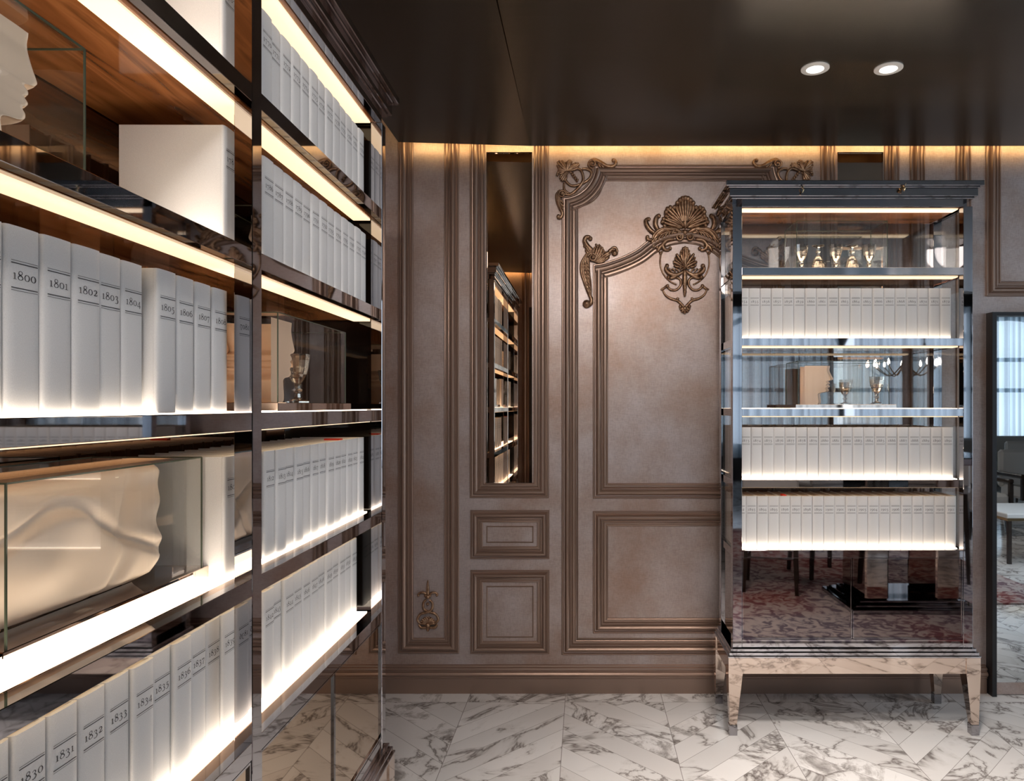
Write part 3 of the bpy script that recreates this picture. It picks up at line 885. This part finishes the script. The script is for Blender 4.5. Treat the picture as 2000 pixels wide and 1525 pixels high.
# left bookcase: local x = world Y, spines face +X
BX, BY0 = -0.61, 0.477
lw = 2.190 - BY0
pl = [0.0, 1.314 - BY0, 2.152 - BY0]
bc = empty('display_bookcase', (BX, BY0, 0), pi / 2, label='tall lit mirrored-metal bookcase of two bays full of white year books along the left wall', cat='bookcase')
midr = 1.351 - BY0
make_case(bc, lw, pl, 0.33, 'bronze_mirror', 'smoked_glass', 0.038,
          [(pl[0] + .038, (pl[0] + .038 + pl[1]) / 2), ((pl[0] + .038 + pl[1]) / 2, pl[1]), (pl[1] + .038, (pl[1] + .038 + pl[2]) / 2), ((pl[1] + .038 + pl[2]) / 2, pl[2])], 'bronze_door')
# right glass cabinet
GX, GY = 0.6295, 3.06
gc = empty('glass_cabinet', (GX, GY, 0), 0, label='freestanding lit display cabinet with glass back and tapered bronze legs at right', cat='cabinet')
make_case(gc, 1.025, [0.0, 0.985], 0.304, 'back_glass', 'glass', 0.040,
          [(.040, .5125), (.5125, .985)])
# paper tags tucked on the cornice of the cabinet
for k, (px, py) in enumerate(((1567, 371), (1765, 368))):
    x = (px - VX) / F * 3.03; z = H + (VY - py) / F * 3.03
    mb = MB()
    mb.tube([(0, 0, -.012), (.004, -.004, 0), (-.003, -.002, .012)], .0035, 6)
    if k: mb.add([(-.018, -.001, -.006), (-.004, -.006, -.009), (.002, -.004, .008), (-.012, -.002, .009)], [(0, 1, 2, 3)]).ball((-.003, -.004, -.004), .006, 8)
    mb.tube([(.002, -.002, .008), (.006, -.006, .020)], .0012, 5)
    tag(mb.build('twig', M['gold'], loc=(x, 3.028, z), smooth=40), ('small curled gold sprig stuck on the left of the cabinet cornice', 'gold bow-shaped sprig stuck on the right of the cabinet cornice')[k], 'decoration')

# ------------------------------------------------------------------ books
BH, BT, BD = 0.222, 0.0505, 0.19
GLY = {
    '0': [[(.5 + .30 * cos(radians(a)), .33 + .33 * sin(radians(a)), .018 + .045 * abs(cos(radians(a))) ** 1.5) for a in range(90, 451, 30)]],
    '1': [[(.5, 0, .05), (.5, .64, .05)], [(.28, .012, .016), (.72, .012, .016)], [(.30, .58, .014), (.5, .65, .03)]],
    '2': [[(.24, .50, .05), (.30, .62, .03), (.50, .67, .03), (.70, .56, .06), (.66, .38, .06), (.42, .16, .03), (.22, .03, .02)], [(.22, .04, .045), (.55, .04, .05), (.76, .06, .03), (.80, .20, .014)]],
    '3': [[(.24, .52, .04), (.34, .64, .025), (.52, .66, .03), (.66, .54, .055), (.62, .38, .04), (.42, .28, .018)], [(.42, .28, .018), (.64, .20, .04), (.74, .02, .06), (.64, -.18, .05), (.40, -.27, .025), (.20, -.20, .04)]],
    '4': [[(.66, -.28, .05), (.66, .66, .05)], [(.66, .66, .02), (.14, .02, .016)], [(.12, .02, .022), (.88, .02, .022)]],
    '5': [[(.34, .60, .02), (.28, .30, .018)], [(.33, .61, .04), (.60, .62, .045), (.74, .70, .02)], [(.28, .30, .018), (.48, .36, .025), (.70, .24, .055), (.72, .0, .06), (.56, -.20, .04), (.34, -.27, .02), (.20, -.20, .04)]],
    '6': [[(.76, .92, .016), (.50, .82, .03), (.28, .58, .055), (.22, .32, .06), (.34, .06, .04), (.52, 0, .02), (.72, .10, .045), (.78, .28, .06), (.68, .48, .04), (.50, .54, .02), (.30, .44, .02)]],
    '7': [[(.20, .56, .05), (.50, .60, .05), (.80, .62, .03)], [(.80, .62, .018), (.60, .22, .03), (.44, -.28, .055)], [(.20, .44, .014), (.20, .60, .03)]],
    '8': [[(.5, .50, .05), (.28, .62, .045), (.30, .82, .03), (.5, .92, .018), (.70, .82, .035), (.70, .64, .03), (.5, .50, .045), (.26, .34, .04), (.20, .16, .05), (.32, .03, .03), (.5, 0, .018), (.70, .06, .035), (.80, .20, .055), (.72, .36, .05), (.5, .50, .05)]],
    '9': [[(.24, -.28, .016), (.50, -.18, .03), (.72, .06, .055), (.78, .32, .06), (.66, .58, .04), (.48, .65, .02), (.28, .56, .045), (.22, .38, .06), (.32, .18, .04), (.50, .12, .02), (.70, .20, .02)]],
}


def glyph_ribbon(mb, ch, ox, oz, s, y):
    for st in GLY[ch]:
        c = cr(st, 4) if len(st) > 2 else st
        L = len(c); vs = []
        for i, (a, b_, r) in enumerate(c):
            p, n_ = c[max(i - 1, 0)], c[min(i + 1, L - 1)]
            dx, dz = n_[0] - p[0], n_[1] - p[1]; q = math.hypot(dx, dz) or 1
            nx, nz = -dz / q, dx / q
            r = abs(r) + .008
            vs += [(ox + (a + nx * r) * s, y, oz + (b_ + nz * r) * s), (ox + (a - nx * r) * s, y, oz + (b_ - nz * r) * s)]
        mb.add(vs, [(2 * i, 2 * i + 1, 2 * i + 3, 2 * i + 2) for i in range(L - 1)])


def spine_label(year, parent):
    mb = MB()
    y = -.0012 - .0013
    zc = BH * 0.738
    hw = BT / 2 - .0055
    for z, t, m_ in ((zc + .0175, .0004, 1), (zc + .0145, .0006, 0), (zc - .0145, .0006, 0), (zc - .0175, .0004, 1)):
        mb.add([(-hw, y, z - t), (hw, y, z - t), (hw, y, z + t), (-hw, y, z + t)], [(0, 1, 2, 3)], m_)
    s = .0112
    wd = {'1': .62}
    adv = [wd.get(ch, .86) for ch in year]
    x = -sum(adv) * s / 2
    for ch, a in zip(year, adv):
        glyph_ribbon(mb, ch, x - (1 - a) / 2 * s, zc - .0045, s, y)
        x += a * s
    return mb.build('spine_label', [M['ink'], M['rule']], parent)


def cover_mesh():
    t = .0028; e = .0012
    mb = MB()
    # rounded spine
    hw = BT / 2
    prof = [(-hw, t + .002), (-hw, .0016), (-hw + .0012, .0002), (-hw + .0035, -.0012), (-hw * .5, -.0020), (0, -.0024), (hw * .5, -.0020), (hw - .0035, -.0012), (hw - .0012, .0002), (hw, .0016), (hw, t + .002)]
    n = len(prof)
    vs = [(a, b_, z) for z in (0.0, BH) for a, b_ in prof]
    fs = [(i, i + 1, i + 1 + n, i + n) for i in range(n - 1)] + [tuple(range(n))[::-1], tuple(range(n, 2 * n)), (n - 1, 0, n, 2 * n - 1)]
    mb.add(vs, fs)
    for a in (-hw, hw - t):
        mb.box(a, a + t, t + .002, BD, 0, BH, c=.0006)
    me = mb.build('cover', M['cloth'], smooth=50)
    return me


def page_mesh():
    hw = BT / 2 - .0029
    return MB().box(-hw, hw, .005, BD - .004, .003, BH - .004).build('pages', M['paper'])


proto_cover = cover_mesh(); proto_pages = page_mesh()
first = [True]


def book(year, loc, rz, label, group, tw=BT, mark=False):
    r = empty('book', loc, rz, label=label, cat='book', group=group)
    for pr in (proto_cover, proto_pages):
        c_ = pr if first[0] else pr.copy()
        if not first[0]: col.objects.link(c_)
        c_.parent = r
    first[0] = False
    r.scale = (tw / BT, 1, 1)
    spine_label(str(year), r)
    if mark:
        MB().box(-.006, .010, .004, .05, BH - .006, BH + .004).build('bookmark', M['red'], r)
    return r


SHN = ['topmost', 'second', 'third', 'fourth', 'lowest']


ORD = ['first', 'second', 'third', 'fourth', 'fifth', 'sixth', 'seventh', 'eighth', 'ninth', 'tenth', 'eleventh', 'twelfth', 'thirteenth',
       'fourteenth', 'fifteenth', 'sixteenth', 'seventeenth', 'eighteenth', 'nineteenth', 'twentieth', 'twenty-first', 'twenty-second',
       'twenty-third', 'twenty-fourth', 'twenty-fifth', 'twenty-sixth', 'twenty-seventh', 'twenty-eighth', 'twenty-ninth', 'thirtieth']


def row_left(level, first_year, n, y_start, pitch, spx, of=0, tot=None):
    tot = tot or n
    z = LV[level] + .0015
    for i in range(n):
        yr = first_year + i
        yc = y_start + pitch * (i + .5)
        jit = random.uniform(-.002, .003)
        if random.random() < .25: jit -= random.uniform(.001, .005)
        sx = spx + jit
        tw = min(BT * 1.03, pitch * random.choice([.985, .965, .99, .955]))
        book(yr, (-sx, yc + random.uniform(-.0006, .0006), z), pi / 2 + random.uniform(-.008, .008),
             'white book marked %d, %s from far end, %s shelf of left bookcase' % (yr, ORD[tot - 1 - i - of], SHN[level]),
             'year books on the %s shelf of the left bookcase' % SHN[level], tw, mark=(yr == 1821))


def row_cab(level, first_year, n, x_start, pitch, mk=None):
    z = LV[level] + .0015
    for i in range(n):
        yr = first_year + i
        tw = pitch * random.choice([.972, .962, .98])
        book(yr, (x_start + pitch * (i + .5), 3.127 + random.uniform(-.0015, .0015), z), random.uniform(-.006, .006),
             'white book marked %d, %s from left, %s shelf of glass cabinet' % (yr, ORD[i], SHN[level]),
             'year books on the %s shelf of the glass cabinet' % SHN[level], tw, mark=(yr == mk))


PT = 0.0527
row_left(0, 1767, 16, 1.305, PT, .665)
row_left(1, 1783, 16, 1.305, PT, .660)
row_left(2, 1796, 9, 0.6166, .0521, .668, 0, 13)      # 1796..1804
row_left(2, 1805, 4, 1.093, .0590, .662, 9, 13)       # 1805..1808, looser
row_left(3, 1809, 16, 1.321, .0518, .664)
row_left(4, 1824, 18, 0.524, .0548, .683, 0, 30)
row_left(4, 1842, 12, 1.512, .0528, .683, 18, 30)
cp = .0490
row_cab(1, 1854, 19, 1.596 - 19 * cp, cp)
row_cab(3, 1873, 19, 1.606 - 19 * cp, cp)
row_cab(4, 1892, 20, 1.619 - 20 * .0483, .0483, mk=1896)

# ------------------------------------------------------------------ vitrines, sculptures, goblets


def vitrine(name, loc, rz, L, dp, h, base_h, label, glassless=False):
    """local x length, y depth (front y=0), z up"""
    r = empty(name, loc, rz, label=label, cat='display case')
    if base_h > 0:
        MB().box(-.012, L + .03, -.006, dp + .006, 0, base_h, c=.001).build('base', M['bronze_metal'], r)
    t = .004
    g = MB()
    g.add([(0, 0, base_h), (L, 0, base_h), (L, 0, h), (0, 0, h)], [(0, 1, 2, 3)])
    g.add([(0, dp, base_h), (L, dp, base_h), (L, dp, h), (0, dp, h)], [(3, 2, 1, 0)])
    g.add([(0, 0, base_h), (0, dp, base_h), (0, dp, h), (0, 0, h)], [(3, 2, 1, 0)])
    g.add([(L, 0, base_h), (L, dp, base_h), (L, dp, h), (L, 0, h)], [(0, 1, 2, 3)])
    g.add([(0, 0, h), (L, 0, h), (L, dp, h), (0, dp, h)], [(0, 1, 2, 3)])
    g.build('glass_cover', M['glass'], r)
    e = MB(); q = .0011
    for x in (0, L):
        for y in (0, dp): e.box(x - q, x + q, y - q, y + q, base_h, h)
    for y in (0, dp): e.box(0, L, y - q, y + q, h - q, h + q)
    for x in (0, L): e.box(x - q, x + q, 0, dp, h - q, h + q)
    e.build('glass_edge', M['glass_edge'], r)
    return r


PROFILE = [(.0, 0), (.42, 0), (.46, .03), (.47, .10), (.455, .20), (.45, .27), (.50, .30), (.60, .315), (.665, .34), (.675, .38), (.65, .41),
           (.655, .435), (.69, .45), (.70, .475), (.67, .50), (.665, .515), (.70, .535), (.70, .565), (.665, .59), (.68, .61), (.75, .625),
           (.79, .655), (.78, .69), (.74, .76), (.70, .85), (.69, .91), (.70, .96), (.705, 1.0), (0, 1.0)]


def profile_sculpture(loc, rz, s, thick, label, mat, relief=0.0, name='face_sculpture'):
    """a slab whose free edge is a human face in profile looking along local +x, softly rounded"""
    outl = cr([(a, b_) for a, b_ in PROFILE[1:-1]], 3)
    n = len(outl)
    NZ = n
    layers = 14
    rows = []
    for k in range(layers + 1):
        v = k / layers
        yy = v * thick
        inset = .11 * (abs(2 * v - 1) ** 3)             # round the edge towards both faces
        rows.append([((max(x - inset * (1 if x > .3 else 0), .02)) * s, yy, z * s) for x, z in outl])
    mb = MB()
    vs = [p for r in rows for p in r]
    fs = []
    for k in range(layers):
        for i in range(n - 1):
            a = k * n + i
            fs.append((a, a + 1, a + 1 + n, a + n))
    # faces: grid between x=0 and outline, with relief bumps
    G = 16
    for k, yy, sg in ((0, 0.0, -1), (layers, thick, 1)):
        base = len(vs)
        for i in range(n):
            ox_, _, oz_ = rows[k][i]
            for g_ in range(G):
                x = ox_ * g_ / G
                z = oz_
                d = 0
                if relief:
                    t = g_ / G
                    d = relief * (0.6 * noise.noise(Vector((x / s * 3.0 + 5, z / s * 2.2, sg))) + .5 * noise.noise(Vector((x / s * 6.0, z / s * 1.5 + 9, sg)))) * sin(pi * min(1, max(0, t)) ** .6) + relief * .9 * (1 - t ** 3) * .6
                vs.append((x, yy + sg * d, z))
        for i in range(n - 1):
            for g_ in range(G - 1):
                a = base + i * G + g_
                f = (a, a + 1, a + 1 + G, a + G)
                fs.append(f if sg < 0 else f[::-1])
            a = base + i * G + G - 1
            f = (a, k * n + i, k * n + i + 1, a + G)
            fs.append(f if sg < 0 else f[::-1])
    mb.add(vs, fs)
    o = mb.build(name, mat, smooth='all', loc=loc, rz=rz)
    return tag(o, label, 'sculpture')


def goblet_parts(root, h=.128, up=True):
    s = h / .128
    k = 1 if up else -1
    zz = lambda z: z * s if up else (h - z * s)
    R = lambda pr: [(r * s, zz(z)) for r, z in (pr if up else pr[::-1])]
    MB().lathe(R([(.031, 0), (.031, .004), (.024, .007), (.012, .010), (.0085, .014)]), n=6).build('foot', M['crystal'], root)
    MB().lathe(R([(.0085, .014), (.0075, .024), (.009, .028), (.015, .033), (.009, .038), (.008, .044), (.0105, .048), (.009, .051)]), n=6).build('stem', M['crystal'], root)
    b_ = MB()
    outer = [(.009, .051), (.016, .060), (.024, .075), (.0295, .092)]
    b_.lathe(R(outer + [(.0325, .112), (.034, .128), (.0325, .128), (.031, .112), (.027, .095), (.020, .080), (.010, .070), (.001, .067)]), n=12)
    b_.build('bowl', M['crystal'], root)


def goblet(loc, label, h=.128, up=True, group='crystal goblets'):
    r = empty('goblet', loc, label=label, cat='glass', group=group)
    goblet_parts(r, h, up)
    return r


zC, zD, zB, zA = [LV[2] + .0016, LV[3] + .0016, LV[1] + .0016, LV[0] + .0016]
# third shelf of the bookcase, right bay
vitrine('display_case', (-.655, 1.527, zC), pi / 2, .43, .20, .210, .018, 'glass display case with a crystal goblet on the third shelf of the left bookcase')
profile_sculpture((-.672, 1.533, zC + .0185), pi / 2, .182, .15, 'tan face in profile beside the goblet on the third shelf of the left bookcase', M['amber'])
# near-left, inside the case
goblet((-.705, 1.755, zC + .0185), 'crystal goblet in front of the tan face on the left bookcase', .118)
# second shelf near left
vitrine('display_case', (-.660, .515, zB), pi / 2, .43, .20, .180, .006, 'glass display case with a cream face at the top left of the picture')
profile_sculpture((-.69, .79, zB + .0065), pi / 2, .165, .12, 'cream face in profile inside the case at the upper left edge', M['plaster'], .004)
# fourth shelf near left
vitrine('display_case', (-.700, .866, zD), pi / 2, .442, .20, .222, .022, 'large glass display case with a white sculpture at the lower left')
# draped torso relief of plaster
def torso(loc, rz):
    nx, nz = 60, 40
    Lx, Hz, T = .385, .195, .095
    vs = []; fs = []
    def edge(z):                               # right-hand outline
        t = z / Hz
        return 1 - .05 * (0.5 + .5 * cos(2 * pi * (t * 1.55 + .12))) - .10 * max(0, .35 - t) ** 1.2 * 3
    def h_(u, v):
        x = u; z = v
        b_ = 0.0
        for cx_, cz_, sx_, sz_, a in ((.92, .68, .10, .16, .26), (.72, .32, .22, .26, .34), (.42, .72, .26, .20, .30), (.20, .40, .22, .28, .36), (.55, .05, .35, .16, .18), (.85, .30, .07, .30, .2), (.95, .95, .12, .12, .2), (.08, .85, .15, .2, .22)):
            b_ += a * math.exp(-((x - cx_) / sx_) ** 2 - ((z - cz_) / sz_) ** 2)
        b_ -= .16 * math.exp(-((z - .52 - .25 * sin(x * 5)) / .05) ** 2) * (1 if x < .9 else .4)
        b_ -= .12 * math.exp(-((x - .60 - .2 * z) / .035) ** 2)
        e_ = min(1, (1 - x) / .10) ** .5 if x < 1 else 0
        ez = min(1, z / .10) ** .5 * min(1, (1.02 - z) / .08) ** .5
        return (.22 + b_ * .95) * e_ * ez
    for j in range(nz + 1):
        for i in range(nx + 1):
            u = i / nx; v = j / nz
            vs.append((u * Lx * edge(v * Hz), T * .55 - T * h_(u, v), .002 + v * Hz))
    m0 = len(vs)
    for j in range(nz + 1):
        for i in range(nx + 1):
            u = i / nx; v = j / nz
            vs.append((u * Lx * edge(v * Hz), T * .55 + T * .9 * h_(u, v), .002 + v * Hz))
    for off, fl in ((0, False), (m0, True)):
        for j in range(nz):
            for i in range(nx):
                a = off + j * (nx + 1) + i
                f = (a, a + 1, a + nx + 2, a + nx + 1)
                fs.append(f[::-1] if fl else f)
    for i in range(nx):
        fs.append((i, m0 + i, m0 + i + 1, i + 1)); a = nz * (nx + 1) + i; fs.append((a, a + 1, m0 + a + 1, m0 + a))
    for j in range(nz):
        a = j * (nx + 1); fs.append((a, a + nx + 1, m0 + a + nx + 1, m0 + a)); b2 = a + nx; fs.append((b2, m0 + b2, m0 + b2 + nx + 1, b2 + nx + 1))
    o = MB().add(vs, fs).build('torso_sculpture', M['plaster'], smooth='all', loc=loc, rz=rz)
    tag(o, 'white plaster sculpture of rounded draped forms in the lower left display case', 'sculpture')
torso((-.712, .872, zD + .0225), pi / 2)

# cabinet cases
vitrine('display_case', (.920, 3.120, zA), 0, .395, .18, .212, .0, 'clear acrylic box of five small goblets on the top shelf of the glass cabinet')
for k, px in enumerate((1565, 1598, 1632, 1664, 1697)):
    yy = 3.18
    goblet(((px - VX) / F * yy, yy, zA + .001), ('leftmost upright', 'left upside-down', 'middle upright', 'right upside-down', 'rightmost upright')[k] + ' small goblet in the acrylic box atop the glass cabinet', .118, k % 2 == 0, 'small goblets in the acrylic box')
vitrine('display_case', (.925, 3.115, zC), 0, .395, .18, .205, .016, 'glass display case with a pink face on the third shelf of the glass cabinet')
profile_sculpture((.925 + .055, 3.20, zC + .017), 0, .172, .07, 'pale pink face in profile on the third shelf of the glass cabinet', M['amber'])
goblet(((1712 - VX) / F * 3.17, 3.17, zC + .017), 'crystal goblet at the right end of the case on the third cabinet shelf', .122)
goblet(((1650 - VX) / F * 3.26, 3.26, zC + .017), 'goblet shape standing in for a reflection, between the pink face and the right goblet', .10)  # solid goblet added in place of a mirrored goblet image

# ------------------------------------------------------------------ ceiling fittings
for k, (x, y) in enumerate(DOWN):  # all but the first pair are added lights
    lab = ('left of the two recessed ceiling lights above the glass cabinet', 'right of the two recessed ceiling lights above the glass cabinet',
           'added recessed light brightening the wall, nearest the left bookcase, outside the picture', 'added recessed light brightening the big wall panel, outside the picture',
           'added recessed light brightening the wall, above the camera, seen only in reflection', 'added recessed ceiling light above the bar stools, seen only in reflection',
           'added recessed ceiling light nearest the right window, seen only in reflection', 'added recessed ceiling light above the armchairs, seen only in reflection',
           'added recessed light brightening the marble floor, outside the picture')[k]
    r = empty('downlight', (x, y, CZ), label=lab, cat='light', group='recessed ceiling lights')
    MB().lathe([(.030, -.001), (.032, -.006), (.050, -.004), (.050, -.0005), (.030, -.0005)], n=28).build('trim_ring', M['white_metal'], r, smooth=40)
    MB().lathe([(.001, -.0075), (.018, -.0085), (.029, -.006), (.029, -.002)], n=24).build('lens', M['lens'], r, smooth=40)

# ------------------------------------------------------------------ lounge behind the camera (seen in the mirrors)
tag(MB().box(.8, 3.4, -2.0, 1.9, 0.0, .012).build('rug', M['rug']), 'grey and red patterned rug reflected in the cabinet doors', 'rug')


def stool(loc, rz, label):
    r = empty('bar_stool', loc, rz, label=label, cat='stool', group='bar stools')
    MB().box(-.20, .20, -.20, .20, .70, .76, c=.015).build('seat', M['fabric'], r)
    MB().box(-.20, .20, .17, .21, .76, 1.02, c=.01).build('backrest', M['fabric'], r)
    for sx in (-1, 1):
        for sy in (-1, 1):
            MB().taper(sx * .16 - .018, sx * .16 + .018, sy * .16 - .018, sy * .16 + .018, .70, sx * .19 - .013, sx * .19 + .013, sy * .19 - .013, sy * .19 + .013, 0).build('leg', M['dark_wood'], r)
    f = MB()
    for s_ in (-1, 1):
        f.tube([(-.18, s_ * .18, .26), (.18, s_ * .18, .26)], .008, 8, up=Vector((0, 0, 1))); f.tube([(s_ * .18, -.18, .26), (s_ * .18, .18, .26)], .008, 8, up=Vector((0, 0, 1)))
    f.build('footrest', M['nickel'], r)
    return r


stool((1.42, .66, .012), .3, 'dark-legged bar stool reflected at the middle of the left cabinet door')
stool((1.95, .20, .012), -.2, 'dark-legged bar stool reflected behind the mirrored pedestal table')
stool((2.9, .30, .012), .5, 'dark-legged bar stool reflected in the right cabinet door')
t = empty('pedestal_table', (2.22, 1.05, .012), 0, label='mirrored pedestal table reflected in the right cabinet door', cat='table')
MB().box(-.55, .55, -.45, .45, 1.0, 1.05, c=.008).build('tabletop', M['nickel'], t)
MB().box(-.32, -.16, -.22, .22, .07, 1.0, c=.01).box(.16, .32, -.22, .22, .07, 1.0, c=.01).build('pedestal', M['bronze_metal'], t)
MB().box(-.44, .44, -.32, .32, 0, .03, c=.005).box(-.40, .40, -.28, .28, .03, .05, c=.004).box(-.36, .36, -.24, .24, .05, .07, c=.004).build('plinth', M['nickel'], t)
t = empty('coffee_table', (4.3, .30, 0), 0, label='low white and gold table reflected in the black-framed mirror', cat='table')
MB().box(-.6, .6, -.35, .35, .41, .45, c=.006).build('tabletop', M['white_metal'], t)
MB().box(-.59, .59, -.34, .34, .385, .41).build('apron', M['gold'], t)
for sx in (-1, 1):
    for sy in (-1, 1):
        MB().box(sx * .55 - .015, sx * .55 + .015, sy * .30 - .015, sy * .30 + .015, 0, .385).build('leg', M['dark_wood'], t)


def armchair(loc, rz, label, throw=False):
    r = empty('armchair', loc, rz, label=label, cat='chair', group='lounge armchairs')
    MB().box(-.30, .30, -.28, .28, .30, .44, c=.03).build('seat', M['fabric'], r)
    MB().box(-.32, .32, .22, .32, .40, .86, c=.03).build('backrest', M['fabric'], r)
    for s_ in (-1, 1):
        MB().box(s_ * .33 - .03, s_ * .33 + .03, -.26, .28, .55, .60, c=.012).box(s_ * .33 - .02, s_ * .33 + .02, -.26, -.22, .30, .55).build('armrest', M['dark_wood'], r)
        for sy in (-1, 1):
            MB().taper(s_ * .27 - .02, s_ * .27 + .02, sy * .24 - .02, sy * .24 + .02, .30, s_ * .29 - .012, s_ * .29 + .012, sy * .26 - .012, sy * .26 + .012, 0).build('leg', M['dark_wood'], r)
    return r


armchair((4.3, -1.1, 0), pi, 'pale armchair with dark arms, left one reflected in the black-framed mirror')
armchair((5.4, -1.6, 0), pi, 'pale armchair with dark arms behind the low table in the mirror')
armchair((6.6, -3.6, 0), pi + .3, 'pale armchair nearest the arched windows in the mirror')
b_ = MB().box(-1.3, 1.3, -.4, .4, .12, .42, c=.04)
sf = empty('sofa', (7.2, -5.6, 0), 0, label='long pale sofa under the arched windows in the mirror', cat='sofa')
b_.build('seat', M['fabric'], sf); MB().box(-1.3, 1.3, -.55, -.38, .12, .85, c=.04).build('backrest', M['fabric'], sf)
for s_ in (-1, 1):
    for sy in (-1, 1): MB().box(s_ * 1.2 - .03, s_ * 1.2 + .03, sy * .33 - .03, sy * .33 + .03, 0, .12).build('leg', M['dark_wood'], sf)
# chandelier
ch = empty('chandelier', (4.6, -3.6, 1.95), 0, label='crystal chandelier whose sparkle is mirrored in the glass cabinet', cat='light')
MB().tube([(0, 0, 0), (0, 0, 1.94)], .01, 8).lathe([(.02, -.1), (.07, -.02), (.03, .12), (.015, .3)], n=14).build('stem', M['gold'], ch, smooth=40)
for k in range(10):
    a = 2 * pi * k / 10
    rr = .42
    arm = MB().tube(cr([(0.03 * cos(a), .03 * sin(a), .05), (rr * .5 * cos(a), rr * .5 * sin(a), -.12), (rr * cos(a), rr * sin(a), .02)], 5), .008, 6, up=Vector((0, 0, 1))).build('arm', M['gold'], ch, smooth=40)
    MB().lathe([(.004, .02), (.018, .05), (.012, .09), (.002, .12)], rr * cos(a), rr * sin(a), 10).build('bulb', M['bulb'], arm, smooth=40)
